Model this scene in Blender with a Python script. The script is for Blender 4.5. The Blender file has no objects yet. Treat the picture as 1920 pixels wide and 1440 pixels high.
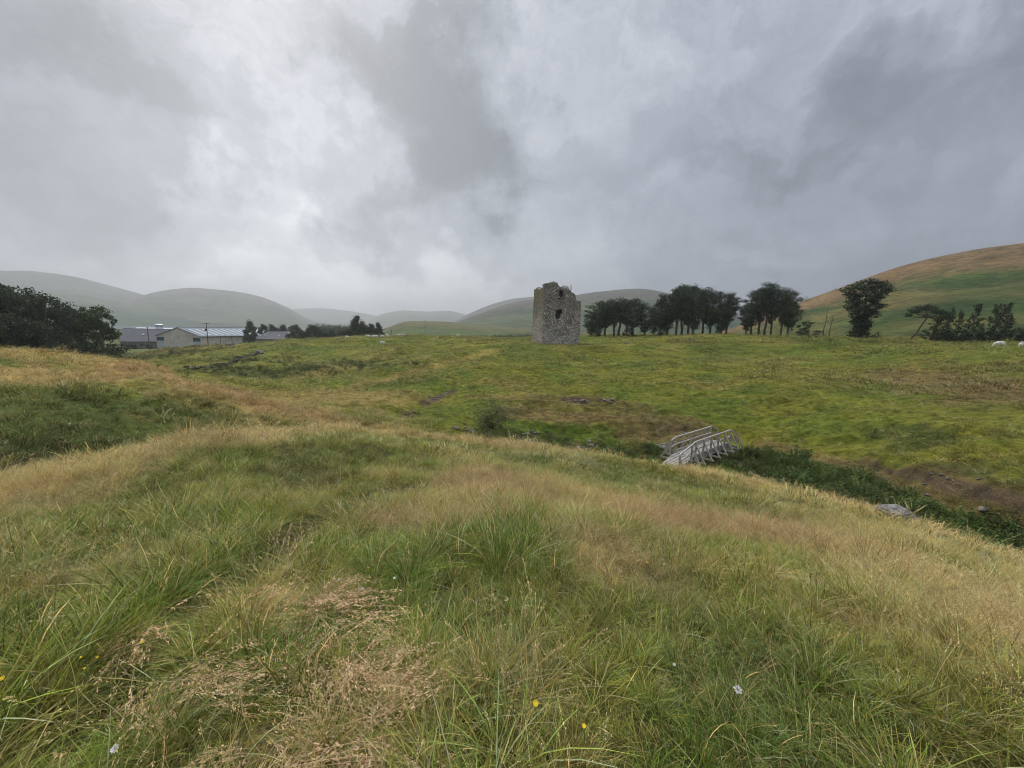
import bpy, bmesh, math, random
import numpy as np
from mathutils import Vector, Matrix

# ------------------------------------------------------------------ camera
sc = bpy.context.scene
F = 720.0                                    # focal length in pixels of a 1920 wide frame
PITCH = math.radians(8.06); ROLL = math.radians(1.2)
fwd = np.array([0, math.cos(PITCH), -math.sin(PITCH)])
r0 = np.array([1.0, 0, 0]); u0 = np.array([0, math.sin(PITCH), math.cos(PITCH)])
cr = math.cos(ROLL) * r0 + math.sin(ROLL) * u0
cu = -math.sin(ROLL) * r0 + math.cos(ROLL) * u0
cam_d = bpy.data.cameras.new("camera"); cam = bpy.data.objects.new("camera", cam_d)
sc.collection.objects.link(cam); sc.camera = cam
cam_d.sensor_width = 36; cam_d.lens = 36 * F / 1920
cam_d.clip_start = 0.05; cam_d.clip_end = 20000
cam.matrix_world = Matrix(((cr[0], cu[0], -fwd[0], 0), (cr[1], cu[1], -fwd[1], 0), (cr[2], cu[2], -fwd[2], 0), (0, 0, 0, 1)))

def pdir(px, py):
    return fwd + (px - 960) / F * cr + (720 - py) / F * cu
def azel(px, py):
    d = pdir(px, py); h = math.hypot(d[0], d[1])
    return math.atan2(d[0], d[1]), d[2] / h          # azimuth, tangent of elevation

# ------------------------------------------------------------------ world and sun
SUN_EL = math.radians(40); SUN_AZ = math.radians(-32)
w = bpy.data.worlds.new("World"); sc.world = w; w.use_nodes = True
nt = w.node_tree; N = nt.nodes; L = nt.links; N.clear()
def nd(t, **k):
    n = N.new(t)
    for a, b in k.items(): setattr(n, a, b)
    return n
def mth(op, a, b=None, clamp=False):
    n = nd('ShaderNodeMath', operation=op); n.use_clamp = clamp
    for i, v in enumerate((a, b)):
        if v is None: continue
        if isinstance(v, (int, float)): n.inputs[i].default_value = v
        else: L.new(v, n.inputs[i])
    return n.outputs[0]
tc = nd('ShaderNodeTexCoord'); sep = nd('ShaderNodeSeparateXYZ'); L.new(tc.outputs['Generated'], sep.inputs[0])
X, Y, Z = sep.outputs
az = mth('ARCTAN2', X, Y); el = mth('ARCSINE', Z)
ae = nd('ShaderNodeCombineXYZ'); L.new(az, ae.inputs[0]); L.new(el, ae.inputs[1])
# cloud deck seen in perspective
zc = mth('ADD', mth('MAXIMUM', Z, 0.0), 0.12)
pl = nd('ShaderNodeCombineXYZ'); L.new(mth('DIVIDE', X, zc), pl.inputs[0]); L.new(mth('DIVIDE', Y, zc), pl.inputs[1])
def noise(vec, scale, detail=6, rough=.55, dist=0.0, off=(0, 0, 0), rot=0, sc3=(1, 1, 1)):
    m = nd('ShaderNodeMapping'); m.inputs['Location'].default_value = off; m.inputs['Scale'].default_value = sc3
    m.inputs['Rotation'].default_value = (0, 0, rot)
    L.new(vec, m.inputs[0])
    n = nd('ShaderNodeTexNoise'); n.inputs['Scale'].default_value = scale; n.inputs['Detail'].default_value = detail
    n.inputs['Roughness'].default_value = rough; n.inputs['Distortion'].default_value = dist
    L.new(m.outputs[0], n.inputs['Vector']); return n
nw = noise(ae.outputs[0], 3.4, 9, .60)
wv = nd('ShaderNodeVectorMath', operation='SUBTRACT'); L.new(nw.outputs['Color'], wv.inputs[0]); wv.inputs[1].default_value = (.5, .5, .5)
ws = nd('ShaderNodeVectorMath', operation='MULTIPLY'); L.new(wv.outputs[0], ws.inputs[0]); ws.inputs[1].default_value = (.85, .65, 0)
aw = nd('ShaderNodeVectorMath', operation='ADD'); L.new(ae.outputs[0], aw.inputs[0]); L.new(ws.outputs[0], aw.inputs[1])
n1 = noise(pl.outputs[0], 0.9, 7, .52, .3, (3.1, 1.7, 0)).outputs['Fac']
n2 = noise(aw.outputs[0], 3.2, 9, .6, .5, (5.2, .4, 0), .5, (1, 1.7, 1)).outputs['Fac']
n3 = noise(ae.outputs[0], 2.1, 3, .4, 0, (1.2, 8.4, 0), -.5, (1, 2.2, 1)).outputs['Fac']
val = mth('ADD', 0.40, mth('MULTIPLY', mth('SUBTRACT', n1, .5), .30))
val = mth('ADD', val, mth('MULTIPLY', mth('SUBTRACT', n2, .5), .60))
val = mth('ADD', val, mth('MULTIPLY', mth('SUBTRACT', n3, .5), .34))
n4 = noise(aw.outputs[0], 10, 8, .62, .6, (2.2, 3.4, 0), .45, (1, 2.0, 1)).outputs['Fac']
val = mth('ADD', val, mth('MULTIPLY', mth('SUBTRACT', n4, .5), .24))
# big cloud masses: (pixel the mass was seen at, half sizes in pixels, tilt in degrees, amount)
BLOBS = [
 (430, 390, 200, 60, 12, .10), (600, 490, 330, 90, -5, .24), (575, 190, 35, 190, -18, .10), (330, 60, 260, 90, 0, -.06), (370, 345, 80, 40, 10, .16), (640, 440, 70, 70, 0, .12),
 (800, 220, 210, 180, -12, -.30), (900, 330, 130, 110, 0, -.12), (700, 110, 130, 110, 0, -.10), (725, 430, 90, 40, 10, -.20),
 (200, 270, 270, 140, -18, -.20), (380, 150, 200, 110, -30, -.09), (330, 250, 120, 60, -20, -.06), (90, 60, 420, 60, -35, -.10), (300, 390, 90, 60, 0, -.10), (420, 480, 90, 40, 20, -.12),
 (640, 565, 520, 70, 0, .22), (1010, 470, 160, 90, 10, .10), (120, 430, 260, 60, 0, .08), (1100, 200, 170, 250, 0, .03), (1320, 40, 420, 90, 20, .10),
 (1650, 300, 420, 150, 22, -.13), (1900, 80, 200, 260, 0, -.10), (1500, 500, 600, 70, 0, -.05), (1350, 330, 200, 70, 25, -.05),
 (1300, 390, 90, 60, 20, .05), (60, 480, 260, 50, 0, .02), (420, 60, 160, 130, 30, .06)]
for px, py, sx, sy, tilt, amt in BLOBS:
    a0, t0 = azel(px, py); e0 = math.atan(t0)
    a1, t1 = azel(px + sx, py); a2, t2 = azel(px, py - sy)
    ra = abs(a1 - a0) + .02; re_ = abs(math.atan(t2) - e0) + .02
    m = nd('ShaderNodeMapping', vector_type='TEXTURE'); m.inputs['Location'].default_value = (a0, e0, 0)
    m.inputs['Rotation'].default_value = (0, 0, math.radians(tilt)); m.inputs['Scale'].default_value = (ra, re_, 1)
    L.new(aw.outputs[0], m.inputs[0])
    ln = nd('ShaderNodeVectorMath', operation='LENGTH'); L.new(m.outputs[0], ln.inputs[0])
    mr = nd('ShaderNodeMapRange', interpolation_type='SMOOTHSTEP')
    L.new(ln.outputs['Value'], mr.inputs[0]); mr.inputs[1].default_value = 0.5; mr.inputs[2].default_value = 1.25
    mr.inputs[3].default_value = amt; mr.inputs[4].default_value = 0
    val = mth('ADD', val, mr.outputs[0])
ramp = nd('ShaderNodeValToRGB'); cr_ = ramp.color_ramp; cr_.interpolation = 'B_SPLINE'
cr_.elements[0].position = .02; cr_.elements[0].color = (.13, .142, .168, 1)
cr_.elements[1].position = 1.0; cr_.elements[1].color = (.86, .88, .90, 1)
for p, c in ((.22, (.205, .224, .262)), (.42, (.325, .348, .408)), (.60, (.465, .485, .538)), (.80, (.64, .67, .715))):
    e = cr_.elements.new(p); e.color = (*c, 1)
L.new(val, ramp.inputs[0])
# an overcast sky is brighter towards the zenith
zen = nd('ShaderNodeMapRange', interpolation_type='SMOOTHSTEP'); L.new(Z, zen.inputs[0])
zen.inputs[1].default_value = .62; zen.inputs[2].default_value = .95; zen.inputs[3].default_value = 1.0; zen.inputs[4].default_value = 6.0
cl = nd('ShaderNodeVectorMath', operation='SCALE'); L.new(ramp.outputs[0], cl.inputs[0]); L.new(zen.outputs[0], cl.inputs['Scale'])
sky = nd('ShaderNodeTexSky', sky_type='NISHITA'); sky.sun_disc = False
sky.sun_elevation = SUN_EL; sky.sun_rotation = SUN_AZ; sky.air_density = 1.0; sky.dust_density = 2.0
bs = nd('ShaderNodeBackground'); L.new(sky.outputs[0], bs.inputs[0]); bs.inputs[1].default_value = .06
bc = nd('ShaderNodeBackground'); L.new(cl.outputs[0], bc.inputs[0]); bc.inputs[1].default_value = .86
mx = nd('ShaderNodeMixShader'); mx.inputs[0].default_value = .93
L.new(bs.outputs[0], mx.inputs[1]); L.new(bc.outputs[0], mx.inputs[2])
wo = nd('ShaderNodeOutputWorld'); L.new(mx.outputs[0], wo.inputs[0])
w.cycles.sampling_method = 'MANUAL'; w.cycles.sample_map_resolution = 512
sd = bpy.data.lights.new("sun", 'SUN'); sd.energy = 1.5; sd.angle = math.radians(10); sd.color = (1, .93, .82)
so = bpy.data.objects.new("sun", sd); sc.collection.objects.link(so)
sdir = Vector((math.sin(SUN_AZ) * math.cos(SUN_EL), math.cos(SUN_AZ) * math.cos(SUN_EL), math.sin(SUN_EL)))
so.rotation_euler = sdir.to_track_quat('Z', 'Y').to_euler(); so.location = (0, 0, 60)
vs = sc.view_settings; sc.display_settings.display_device = 'sRGB'
vs.view_transform = 'Standard'; vs.look = 'None'; vs.exposure = 0.45; vs.gamma = 1; vs.use_curve_mapping = False
cy = sc.cycles; cy.filter_width = 1.0; cy.max_bounces = 4; cy.adaptive_threshold = .025; cy.diffuse_bounces = 2; cy.glossy_bounces = 1; cy.transmission_bounces = 3
cy.transparent_max_bounces = 6; cy.volume_bounces = 0; cy.use_denoising = True; cy.caustics_reflective = False; cy.caustics_refractive = False

# ------------------------------------------------------------------ helpers
rng = np.random.default_rng(7); random.seed(7)
def hashn(ix, iy, seed):
    h = (ix.astype(np.int64) * 374761393 + iy.astype(np.int64) * 668265263 + seed * 1274126177) & 0xffffffff
    h = ((h ^ (h >> 13)) * 1274126177) & 0xffffffff
    return ((h ^ (h >> 16)) & 0xffff) / 65535.0
def vn(x, y, seed=0):
    xi = np.floor(x); yi = np.floor(y); fx = x - xi; fy = y - yi
    fx = fx * fx * (3 - 2 * fx); fy = fy * fy * (3 - 2 * fy)
    a = hashn(xi, yi, seed); b = hashn(xi + 1, yi, seed); c = hashn(xi, yi + 1, seed); d = hashn(xi + 1, yi + 1, seed)
    return (a * (1 - fx) + b * fx) * (1 - fy) + (c * (1 - fx) + d * fx) * fy
def fbm(x, y, seed=0, oc=4, g=.5):
    s = 0; a = 1; t = 0
    for i in range(oc):
        s = s + a * (vn(x + 17.3 * i, y - 9.1 * i, seed + i) - .5); t += a; a *= g
        x, y = 2.03 * (.8 * x - .6 * y), 2.03 * (.6 * x + .8 * y)
    return s / t * 2                                   # about -1..1
def sm(e0, e1, x):
    t = np.clip((x - e0) / (e1 - e0), 0, 1); return t * t * (3 - 2 * t)

def tag(o, label=None, cat=None, group=None, kind=None):
    if label: o['label'] = label
    if cat: o['category'] = cat
    if group: o['group'] = group
    if kind: o['kind'] = kind
    return o
def link(o, parent=None):
    sc.collection.objects.link(o)
    if parent is not None: o.parent = parent
    return o
def empty(name, loc, label, cat, group=None, rz=0, rot=None):
    o = bpy.data.objects.new(name, None); o.location = loc; o.rotation_euler = rot or (0, 0, rz); o.empty_display_size = .2
    link(o); return tag(o, label, cat, group)
def npmesh(name, V, Q, mat=None, col=None, smooth=False, fmat=None, mats=None):
    """V (n,3), Q (m,4) or (m,3) integer faces; col (n,3) vertex colours"""
    me = bpy.data.meshes.new(name); V = np.asarray(V, np.float32); Q = np.asarray(Q, np.int32); k = Q.shape[1]
    me.vertices.add(len(V)); me.vertices.foreach_set('co', V.ravel())
    me.loops.add(Q.size); me.loops.foreach_set('vertex_index', Q.ravel())
    me.polygons.add(len(Q)); me.polygons.foreach_set('loop_start', np.arange(0, Q.size, k, dtype=np.int32))
    me.polygons.foreach_set('loop_total', np.full(len(Q), k, np.int32))
    me.polygons.foreach_set('use_smooth', np.full(len(Q), smooth, bool))
    me.update(calc_edges=True)
    if col is not None:
        a = me.color_attributes.new('col', 'FLOAT_COLOR', 'POINT')
        c = np.ones((len(V), 4), np.float32); c[:, :3] = col; a.data.foreach_set('color', c.ravel())
    for m in (mats or ([mat] if mat else [])): me.materials.append(m)
    if fmat is not None: me.polygons.foreach_set('material_index', np.asarray(fmat, np.int32))
    return me
def obj(name, me, parent=None, loc=None):
    o = bpy.data.objects.new(name, me)
    if loc is not None: o.location = loc
    return link(o, parent)
class MB:
    """collects boxes, tubes and rocks into one mesh"""
    def __init__(s): s.v = []; s.f = []
    def add(s, vs, fs):
        b = len(s.v); s.v += [tuple(map(float, v)) for v in vs]; s.f += [tuple(b + i for i in f) for f in fs]; return s
    def box(s, c, size, rz=0, M=None):
        x, y, z = (d / 2 for d in size)
        vs = [Vector((i * x, j * y, k * z)) for i in (-1, 1) for j in (-1, 1) for k in (-1, 1)]
        R = M or Matrix.Rotation(rz, 3, 'Z'); vs = [R @ v + Vector(c) for v in vs]
        return s.add(vs, [(0, 1, 3, 2), (4, 6, 7, 5), (0, 4, 5, 1), (2, 3, 7, 6), (0, 2, 6, 4), (1, 5, 7, 3)])
    def beam(s, a, b, w_, h_):
        """rectangular beam from a to b, width sideways, height up"""
        a = Vector(a); b = Vector(b); d = (b - a).normalized()
        up = Vector((0, 0, 1)) if abs(d.z) < .95 else Vector((0, 1, 0))
        sd_ = d.cross(up).normalized(); up2 = sd_.cross(d)
        vs = [p + sd_ * (i * w_ / 2) + up2 * (j * h_ / 2) for p in (a, b) for i, j in ((-1, -1), (1, -1), (1, 1), (-1, 1))]
        return s.add(vs, [(0, 3, 2, 1), (4, 5, 6, 7), (0, 1, 5, 4), (1, 2, 6, 5), (2, 3, 7, 6), (3, 0, 4, 7)])
    def tube(s, pts, rad, n=6):
        pts = [Vector(p) for p in pts]; k = len(pts); vs = []; fs = []
        if not hasattr(rad, '__len__'): rad = [rad] * k
        for i, p in enumerate(pts):
            d = (pts[min(i + 1, k - 1)] - pts[max(i - 1, 0)]).normalized()
            u = d.cross(Vector((.31, .95, .05))).normalized(); v = d.cross(u)
            for j in range(n):
                t = j / n * 2 * math.pi; vs.append(p + (u * math.cos(t) + v * math.sin(t)) * rad[i])
        for i in range(k - 1):
            for j in range(n): fs.append((i * n + j, i * n + (j + 1) % n, (i + 1) * n + (j + 1) % n, (i + 1) * n + j))
        fs.append(tuple(range(n - 1, -1, -1))); fs.append(tuple((k - 1) * n + j for j in range(n)))
        return s.add(vs, fs)
    def mesh(s, name, mat, smooth=False, bevel=0):
        me = bpy.data.meshes.new(name); me.from_pydata(s.v, [], s.f); me.validate()
        if bevel:
            bm = bmesh.new(); bm.from_mesh(me)
            bmesh.ops.bevel(bm, geom=bm.edges[:], offset=bevel, segments=1, affect='EDGES'); bm.to_mesh(me); bm.free()
        me.materials.append(mat)
        for p in me.polygons: p.use_smooth = smooth
        return me
    def build(s, name, mat, parent=None, smooth=False, bevel=0, loc=None):
        return obj(name, s.mesh(name, mat, smooth, bevel), parent, loc)

# ------------------------------------------------------------------ materials
def newmat(name):
    m = bpy.data.materials.new(name); m.use_nodes = True; m.node_tree.nodes.clear(); return m
class MT:
    def __init__(s, name):
        s.m = newmat(name); s.t = s.m.node_tree
        s.out = s.n('ShaderNodeOutputMaterial')
    def n(s, t, ins=None, **k):
        x = s.t.nodes.new(t)
        for a, b in k.items(): setattr(x, a, b)
        for a, b in (ins or {}).items():
            if hasattr(b, 'is_output') or isinstance(b, bpy.types.NodeSocket): s.t.links.new(b, x.inputs[a])
            else: x.inputs[a].default_value = b
        return x
    def noise(s, scale, detail=4, rough=.55, vec=None, dist=0):
        i = {'Scale': scale, 'Detail': detail, 'Roughness': rough, 'Distortion': dist}
        if vec is not None: i['Vector'] = vec
        return s.n('ShaderNodeTexNoise', i)
    def pos(s, scale=(1, 1, 1), kind='Object'):
        tcn = s.n('ShaderNodeTexCoord'); mp = s.n('ShaderNodeMapping', {'Vector': tcn.outputs[kind], 'Scale': scale}); return mp.outputs[0]
    def ramp(s, fac, stops):
        r = s.n('ShaderNodeValToRGB', {'Fac': fac}); e = r.color_ramp.elements
        while len(e) < len(stops): e.new(.5)
        for q, (p, c) in zip(e, stops): q.position = p; q.color = (*c, 1) if len(c) == 3 else c
        return r.outputs[0]
    def mix(s, fac, a, b, mode='MIX'):
        x = s.n('ShaderNodeMix', data_type='RGBA', blend_type=mode)
        for sock, v in ((x.inputs[0], fac), (x.inputs[6], a), (x.inputs[7], b)):
            if isinstance(v, bpy.types.NodeSocket): s.t.links.new(v, sock)
            elif isinstance(v, tuple): sock.default_value = (*v, 1)
            else: sock.default_value = v
        return x.outputs[2]
    def bump(s, h, strength=.5, dist=.02):
        return s.n('ShaderNodeBump', {'Height': h, 'Strength': strength, 'Distance': dist}).outputs[0]
    def done(s, color, rough=.9, normal=None, metal=0, spec=.3, transl=None):
        i = {'Base Color': color if isinstance(color, bpy.types.NodeSocket) else (*color, 1), 'Roughness': rough, 'Metallic': metal, 'Specular IOR Level': spec}
        if normal is not None: i['Normal'] = normal
        b = s.n('ShaderNodeBsdfPrincipled', i); o = b.outputs[0]
        if transl:
            i = {'Color': i['Base Color']}
            tr = s.n('ShaderNodeBsdfTranslucent', i); mxn = s.n('ShaderNodeMixShader', {0: transl, 1: b.outputs[0], 2: tr.outputs[0]}); o = mxn.outputs[0]
        s.t.links.new(o, s.out.inputs[0]); return s.m
def simple(name, c1, c2, scale=3, rough=.85, bump=.3, dist=.02, metal=0, sc3=(1, 1, 1), spec=.3):
    m = MT(name); p = m.pos(sc3); f = m.noise(scale, 6, .6, p).outputs['Fac']
    c = m.ramp(f, [(.3, c1), (.7, c2)])
    return m.done(c, rough, m.bump(f, bump, dist), metal, spec)
HAZE = 0.00034

# ------------------------------------------------------------------ terrain height field
# Ten-odd contour lines run from left to right over the land (crest, bank edge, burn bed, bank foot ...).
# Each is given at a number of bearings as (bearing pixel, height pixel, 'z' or 'r', value).
COLS = {
    0:   [('z', 1290, -1.68), ('z', 1180, -1.75), ('z', 1080, -2.05), ('z', 1000, -2.55), ('z', 925, -3.2), ('z', 915, -3.35), ('z', 905, -3.5), ('h', 16, -4.6), ('r', 885, 17.5), ('r', 745, 26), ('r', 657, 42), ('h', 70, -7), ('h', 110, -9), ('h', 170, -10)],
    200: [('z', 1330, -1.66), ('z', 1190, -1.75), ('z', 1060, -2.1), ('z', 955, -2.7), ('z', 868, -3.5), ('z', 862, -3.7), ('z', 858, -3.9), ('h', 18.5, -5.3), ('r', 845, 20.5), ('r', 738, 27), ('r', 674, 40), ('h', 70, -8.3), ('h', 110, -9.6), ('h', 170, -10.2)],
    300: [('z', 1350, -1.65), ('z', 1200, -1.75), ('z', 1035, -2.1), ('z', 925, -2.8), ('z', 845, -3.7), ('z', 840, -3.85), ('z', 837, -4.05), ('h', 19.5, -5.7), ('r', 828, 22), ('r', 736, 28), ('r', 703, 35), ('r', 690, 85), ('r', 657, 140), ('h', 185, -10.2)],
    400: [('z', 1370, -1.64), ('z', 1200, -1.75), ('z', 1010, -2.1), ('z', 900, -2.9), ('z', 828, -3.8), ('z', 823, -4.0), ('z', 820, -4.2), ('h', 21, -5.9), ('r', 812, 23.5), ('r', 733, 30), ('h', 42, -6.8), ('r', 690, 76), ('r', 651, 128), ('h', 165, -10)],
    500: [('z', 1390, -1.63), ('z', 1190, -1.74), ('z', 1005, -2.15), ('z', 900, -3.0), ('z', 828, -4.0), ('z', 820, -4.3), ('z', 814, -4.6), ('h', 22, -6.0), ('r', 804, 24.5), ('r', 758, 29.5), ('h', 42, -7.3), ('r', 690, 74), ('r', 642, 128), ('h', 165, -9)],
    600: [('z', 1410, -1.63), ('z', 1180, -1.74), ('z', 1000, -2.25), ('z', 900, -3.2), ('z', 826, -4.3), ('z', 815, -4.8), ('z', 807, -5.2), ('h', 23, -6.2), ('r', 797, 25), ('r', 782, 27.5), ('r', 742, 44), ('r', 688, 75), ('r', 635, 128), ('h', 165, -8)],
    800: [('z', 1430, -1.62), ('z', 1190, -1.74), ('z', 1045, -2.0), ('z', 950, -2.65), ('z', 852, -4.6), ('z', 832, -5.6), ('z', 816, -6.2), ('h', 25, -7.7), ('r', 806, 28), ('r', 765, 35), ('r', 712, 50), ('r', 670, 76), ('r', 629, 125), ('h', 165, -6)],
    960: [('z', 1435, -1.62), ('z', 1200, -1.75), ('z', 1050, -2.0), ('z', 955, -2.6), ('r', 889, 9.5), ('r', 868, 15), ('r', 833, 24), ('h', 26.5, -9.5), ('r', 822, 28.5), ('r', 757, 37), ('r', 700, 54), ('r', 663, 73), ('r', 640, 90), ('h', 150, -3.5)],
    1100: [('z', 1430, -1.62), ('z', 1200, -1.75), ('z', 1060, -2.0), ('z', 980, -2.6), ('z', 928, -3.7), ('z', 888, -5.7), ('z', 852, -7.6), ('h', 27, -9.9), ('r', 840, 29.5), ('r', 757, 37.5), ('r', 700, 54), ('r', 664, 73), ('r', 641, 92), ('h', 150, -1.6)],
    1250: [('z', 1420, -1.62), ('z', 1210, -1.76), ('z', 1080, -2.1), ('z', 1000, -2.85), ('z', 958, -3.8), ('z', 915, -5.9), ('z', 874, -8.15), ('h', 27.2, -10.1), ('r', 858, 29.8), ('r', 765, 38.5), ('r', 705, 54), ('r', 662, 78), ('r', 636, 98), ('h', 150, -.9)],
    1400: [('z', 1400, -1.64), ('z', 1215, -1.78), ('z', 1090, -2.2), ('z', 1015, -3.0), ('z', 978, -4.0), ('z', 935, -6.0), ('z', 905, -7.9), ('h', 25.6, -10.0), ('r', 878, 29), ('r', 822, 34), ('r', 740, 46), ('r', 672, 76), ('r', 634, 100), ('h', 150, -.6)],
    1600: [('z', 1370, -1.66), ('z', 1230, -1.8), ('z', 1120, -2.3), ('z', 1050, -3.0), ('z', 1010, -4.2), ('z', 985, -5.6), ('z', 958, -7.4), ('h', 23.4, -9.5), ('r', 930, 27.5), ('r', 850, 32.8), ('r', 760, 42), ('r', 680, 72), ('r', 639, 100), ('h', 150, -.4)],
    1750: [('z', 1340, -1.67), ('z', 1240, -1.85), ('z', 1150, -2.4), ('z', 1085, -3.2), ('z', 1045, -4.4), ('z', 1025, -5.7), ('z', 1003, -7.3), ('h', 22.8, -9.1), ('r', 968, 26.5), ('r', 888, 29.3), ('r', 765, 42), ('r', 690, 63), ('r', 643, 95), ('h', 150, -.3)],
    1920: [('z', 1310, -1.7), ('z', 1230, -1.95), ('z', 1180, -2.6), ('z', 1140, -3.4), ('z', 1110, -4.6), ('z', 1083, -5.8), ('z', 1055, -7.2), ('h', 22, -8.7), ('r', 1015, 25.9), ('r', 938, 27.2), ('r', 765, 42), ('r', 690, 62), ('r', 649, 88), ('h', 150, -.2)],
}
NL = 14
kaz = np.zeros((NL, len(COLS))); kr = kaz.copy(); kz = kaz.copy()
for j, (px, ks) in enumerate(sorted(COLS.items())):
    for i, (t, a, b) in enumerate(ks):
        if t == 'h': A, _ = azel(px, 700); r_, z_ = a, b
        else:
            A, te = azel(px, a)
            if t == 'z': z_ = b; r_ = b / te
            else: r_ = b; z_ = b * te
        kaz[i, j], kr[i, j], kz[i, j] = A, r_, z_
AZF = np.radians(np.arange(-64, 64.01, .125)); azb = np.radians(np.arange(68, 293, 4.0))
AZ = np.concatenate([AZF, azb])                                  # all the way round
RG = np.concatenate([np.geomspace(.3, 25.8, 400), np.geomspace(26, 120, 600), np.geomspace(121, 170, 60), np.geomspace(176, 5200, 70)])
def herm(x, xk, yk):                                              # smooth monotone interpolation
    xk = np.asarray(xk); yk = np.asarray(yk); h = np.diff(xk); dl = np.diff(yk) / h
    m = np.zeros(len(xk)); m[1:-1] = np.where(dl[:-1] * dl[1:] > 0, 2 * dl[:-1] * dl[1:] / (dl[:-1] + dl[1:] + 1e-12), 0)
    m[0] = dl[0]; m[-1] = dl[-1]
    x = np.clip(x, xk[0], xk[-1]); k = np.clip(np.searchsorted(xk, x) - 1, 0, len(h) - 1)
    t = (x - xk[k]) / h[k]
    return (2*t**3-3*t**2+1)*yk[k] + (t**3-2*t**2+t)*h[k]*m[k] + (-2*t**3+3*t**2)*yk[k+1] + (t**3-t**2)*h[k]*m[k+1]
kern = np.hanning(45); kern /= kern.sum()
def smooth_az(M):
    n_ = len(AZF); P = np.pad(M[:, :n_], ((0, 0), (22, 22)), mode='edge'); M = M.copy()
    for i in range(len(M)): M[i, :n_] = np.convolve(P[i], kern, 'valid')
    return M
def farz(az):                                                     # height of the valley floor far away
    d = np.degrees(az); return np.interp(d, [-60, -30, -8, 8, 25, 60], [-13, -12.5, -9, -5, -2, -1])
HZ = np.zeros((len(AZ), len(RG)))
azc = np.where(AZ > math.pi, AZ - 2 * math.pi, AZ)
lim = np.radians(62)
lr = np.array([herm(np.clip(azc, -lim, lim), kaz[i], np.log(kr[i])) for i in range(NL)])
lz = np.array([herm(np.clip(azc, -lim, lim), kaz[i], kz[i]) for i in range(NL)])
lr = smooth_az(lr); lz = smooth_az(lz)
for j, a in enumerate(AZ):
    fz = float(farz(np.clip(azc[j], -1.05, 1.05)))
    R = np.concatenate([[.2], np.exp(lr[:, j]), [420, 6000]]); Zk = np.concatenate([[-1.62], lz[:, j], [fz, fz - 1]])
    for i in range(1, len(R)):
        if R[i] <= R[i-1] * 1.02: R[i] = R[i-1] * 1.02
    HZ[j] = herm(np.log(RG), np.log(R), Zk)
# behind the camera the left and right profiles meet
back = sm(math.radians(70), math.radians(150), np.abs(azc))
zl, zr = HZ[0].copy(), HZ[len(AZF) - 1].copy(); mean = .5 * zl + .5 * zr
HZ = HZ * (1 - back[:, None]) + mean[None] * back[:, None]
GX = np.sin(AZ)[:, None] * RG[None]; GY = np.cos(AZ)[:, None] * RG[None]
def lookup(G, x, y):
    r = np.clip(np.hypot(x, y), RG[0], RG[-1]); a = np.arctan2(x, y)
    a = np.where(a < AZ[0], a + 2 * math.pi, a)
    ia = np.interp(a, AZ, np.arange(len(AZ))); ir = np.interp(np.log(r), np.log(RG), np.arange(len(RG)))
    i0 = np.minimum(ia.astype(int), len(AZ) - 2); j0 = np.minimum(ir.astype(int), len(RG) - 2); fa = ia - i0; fr = ir - j0
    return (G[i0, j0]*(1-fa)+G[i0+1, j0]*fa)*(1-fr)+(G[i0, j0+1]*(1-fa)+G[i0+1, j0+1]*fa)*fr
def hit(px, py, rmin=.6, rmax=170):
    """first point of the ground seen in that direction"""
    a, te = azel(px, py); rs = np.geomspace(rmin, rmax, 1500)
    z = lookup(HZ, math.sin(a) * rs, math.cos(a) * rs); ok = np.nonzero(z >= rs * te)[0]
    r = rs[ok[0]] if len(ok) else rmax
    return math.sin(a) * r, math.cos(a) * r
def H(x, y):
    return lookup(HZ, np.asarray(x, float), np.asarray(y, float))
def Hf(x, y): return float(lookup(HZ, np.array([float(x)]), np.array([float(y)]))[0])
def polyline(pix, **k): return np.array([hit(px, py, **k) for px, py in pix])
def dist_line(x, y, P):
    best = np.full(np.shape(x), 1e9)
    if len(P) == 1: return np.hypot(x - P[0, 0], y - P[0, 1])
    for a, b in zip(P[:-1], P[1:]):
        d = b - a; l2 = d @ d + 1e-9; t = np.clip(((x - a[0]) * d[0] + (y - a[1]) * d[1]) / l2, 0, 1)
        best = np.minimum(best, np.hypot(x - a[0] - t * d[0], y - a[1] - t * d[1]))
    return best
# ridges and hollows in the land: (pixels along it, half width m, height m)
base_lines = [
    ([(640, 722), (740, 700), (840, 680), (920, 660)], 3.0, .7), ([(780, 735), (870, 700), (960, 672)], 2.5, .35),
    ([(470, 700), (560, 698), (640, 690), (680, 683)], 4.5, -.9), ([(640, 695), (720, 684), (790, 678)], 3.0, -.7),
    ([(900, 762), (1000, 758), (1130, 757), (1240, 765)], 1.2, .35), ([(935, 800), (1100, 800), (1290, 797)], .8, .30),
    ([(935, 812), (1100, 815), (1280, 812)], .8, -.25),
    ([(600, 788), (720, 812), (860, 842), (1000, 880)], .8, -.35), ([(420, 845), (560, 848), (640, 850)], 1.6, .25),
    ([(1640, 872), (1760, 900), (1920, 942)], .7, .35), ([(1660, 890), (1780, 922), (1920, 962)], .7, -.25),
    ([(340, 700), (420, 730), (520, 760), (600, 788)], .7, -.18), ([(60, 668), (170, 680), (240, 698)], 1.2, .25),
    ([(770, 915), (690, 940), (600, 985), (520, 1045), (380, 1160), (230, 1310), (130, 1430)], .16, -.05),
    ([(350, 682), (430, 668), (500, 658)], 1.2, .5), ([(850, 736), (800, 760), (745, 785)], 1.0, -.25)]
base_lines = [(polyline(p), wd, h) for p, wd, h in base_lines]
near_path = base_lines[13][0]
add = np.zeros_like(HZ)
for P, wd, h in base_lines:
    nfr = slice(0, len(AZF)); x, y = GX[nfr], GY[nfr]
    d = dist_line(x, y, P); add[nfr] += h * np.exp(-(d / wd) ** 2)
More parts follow.
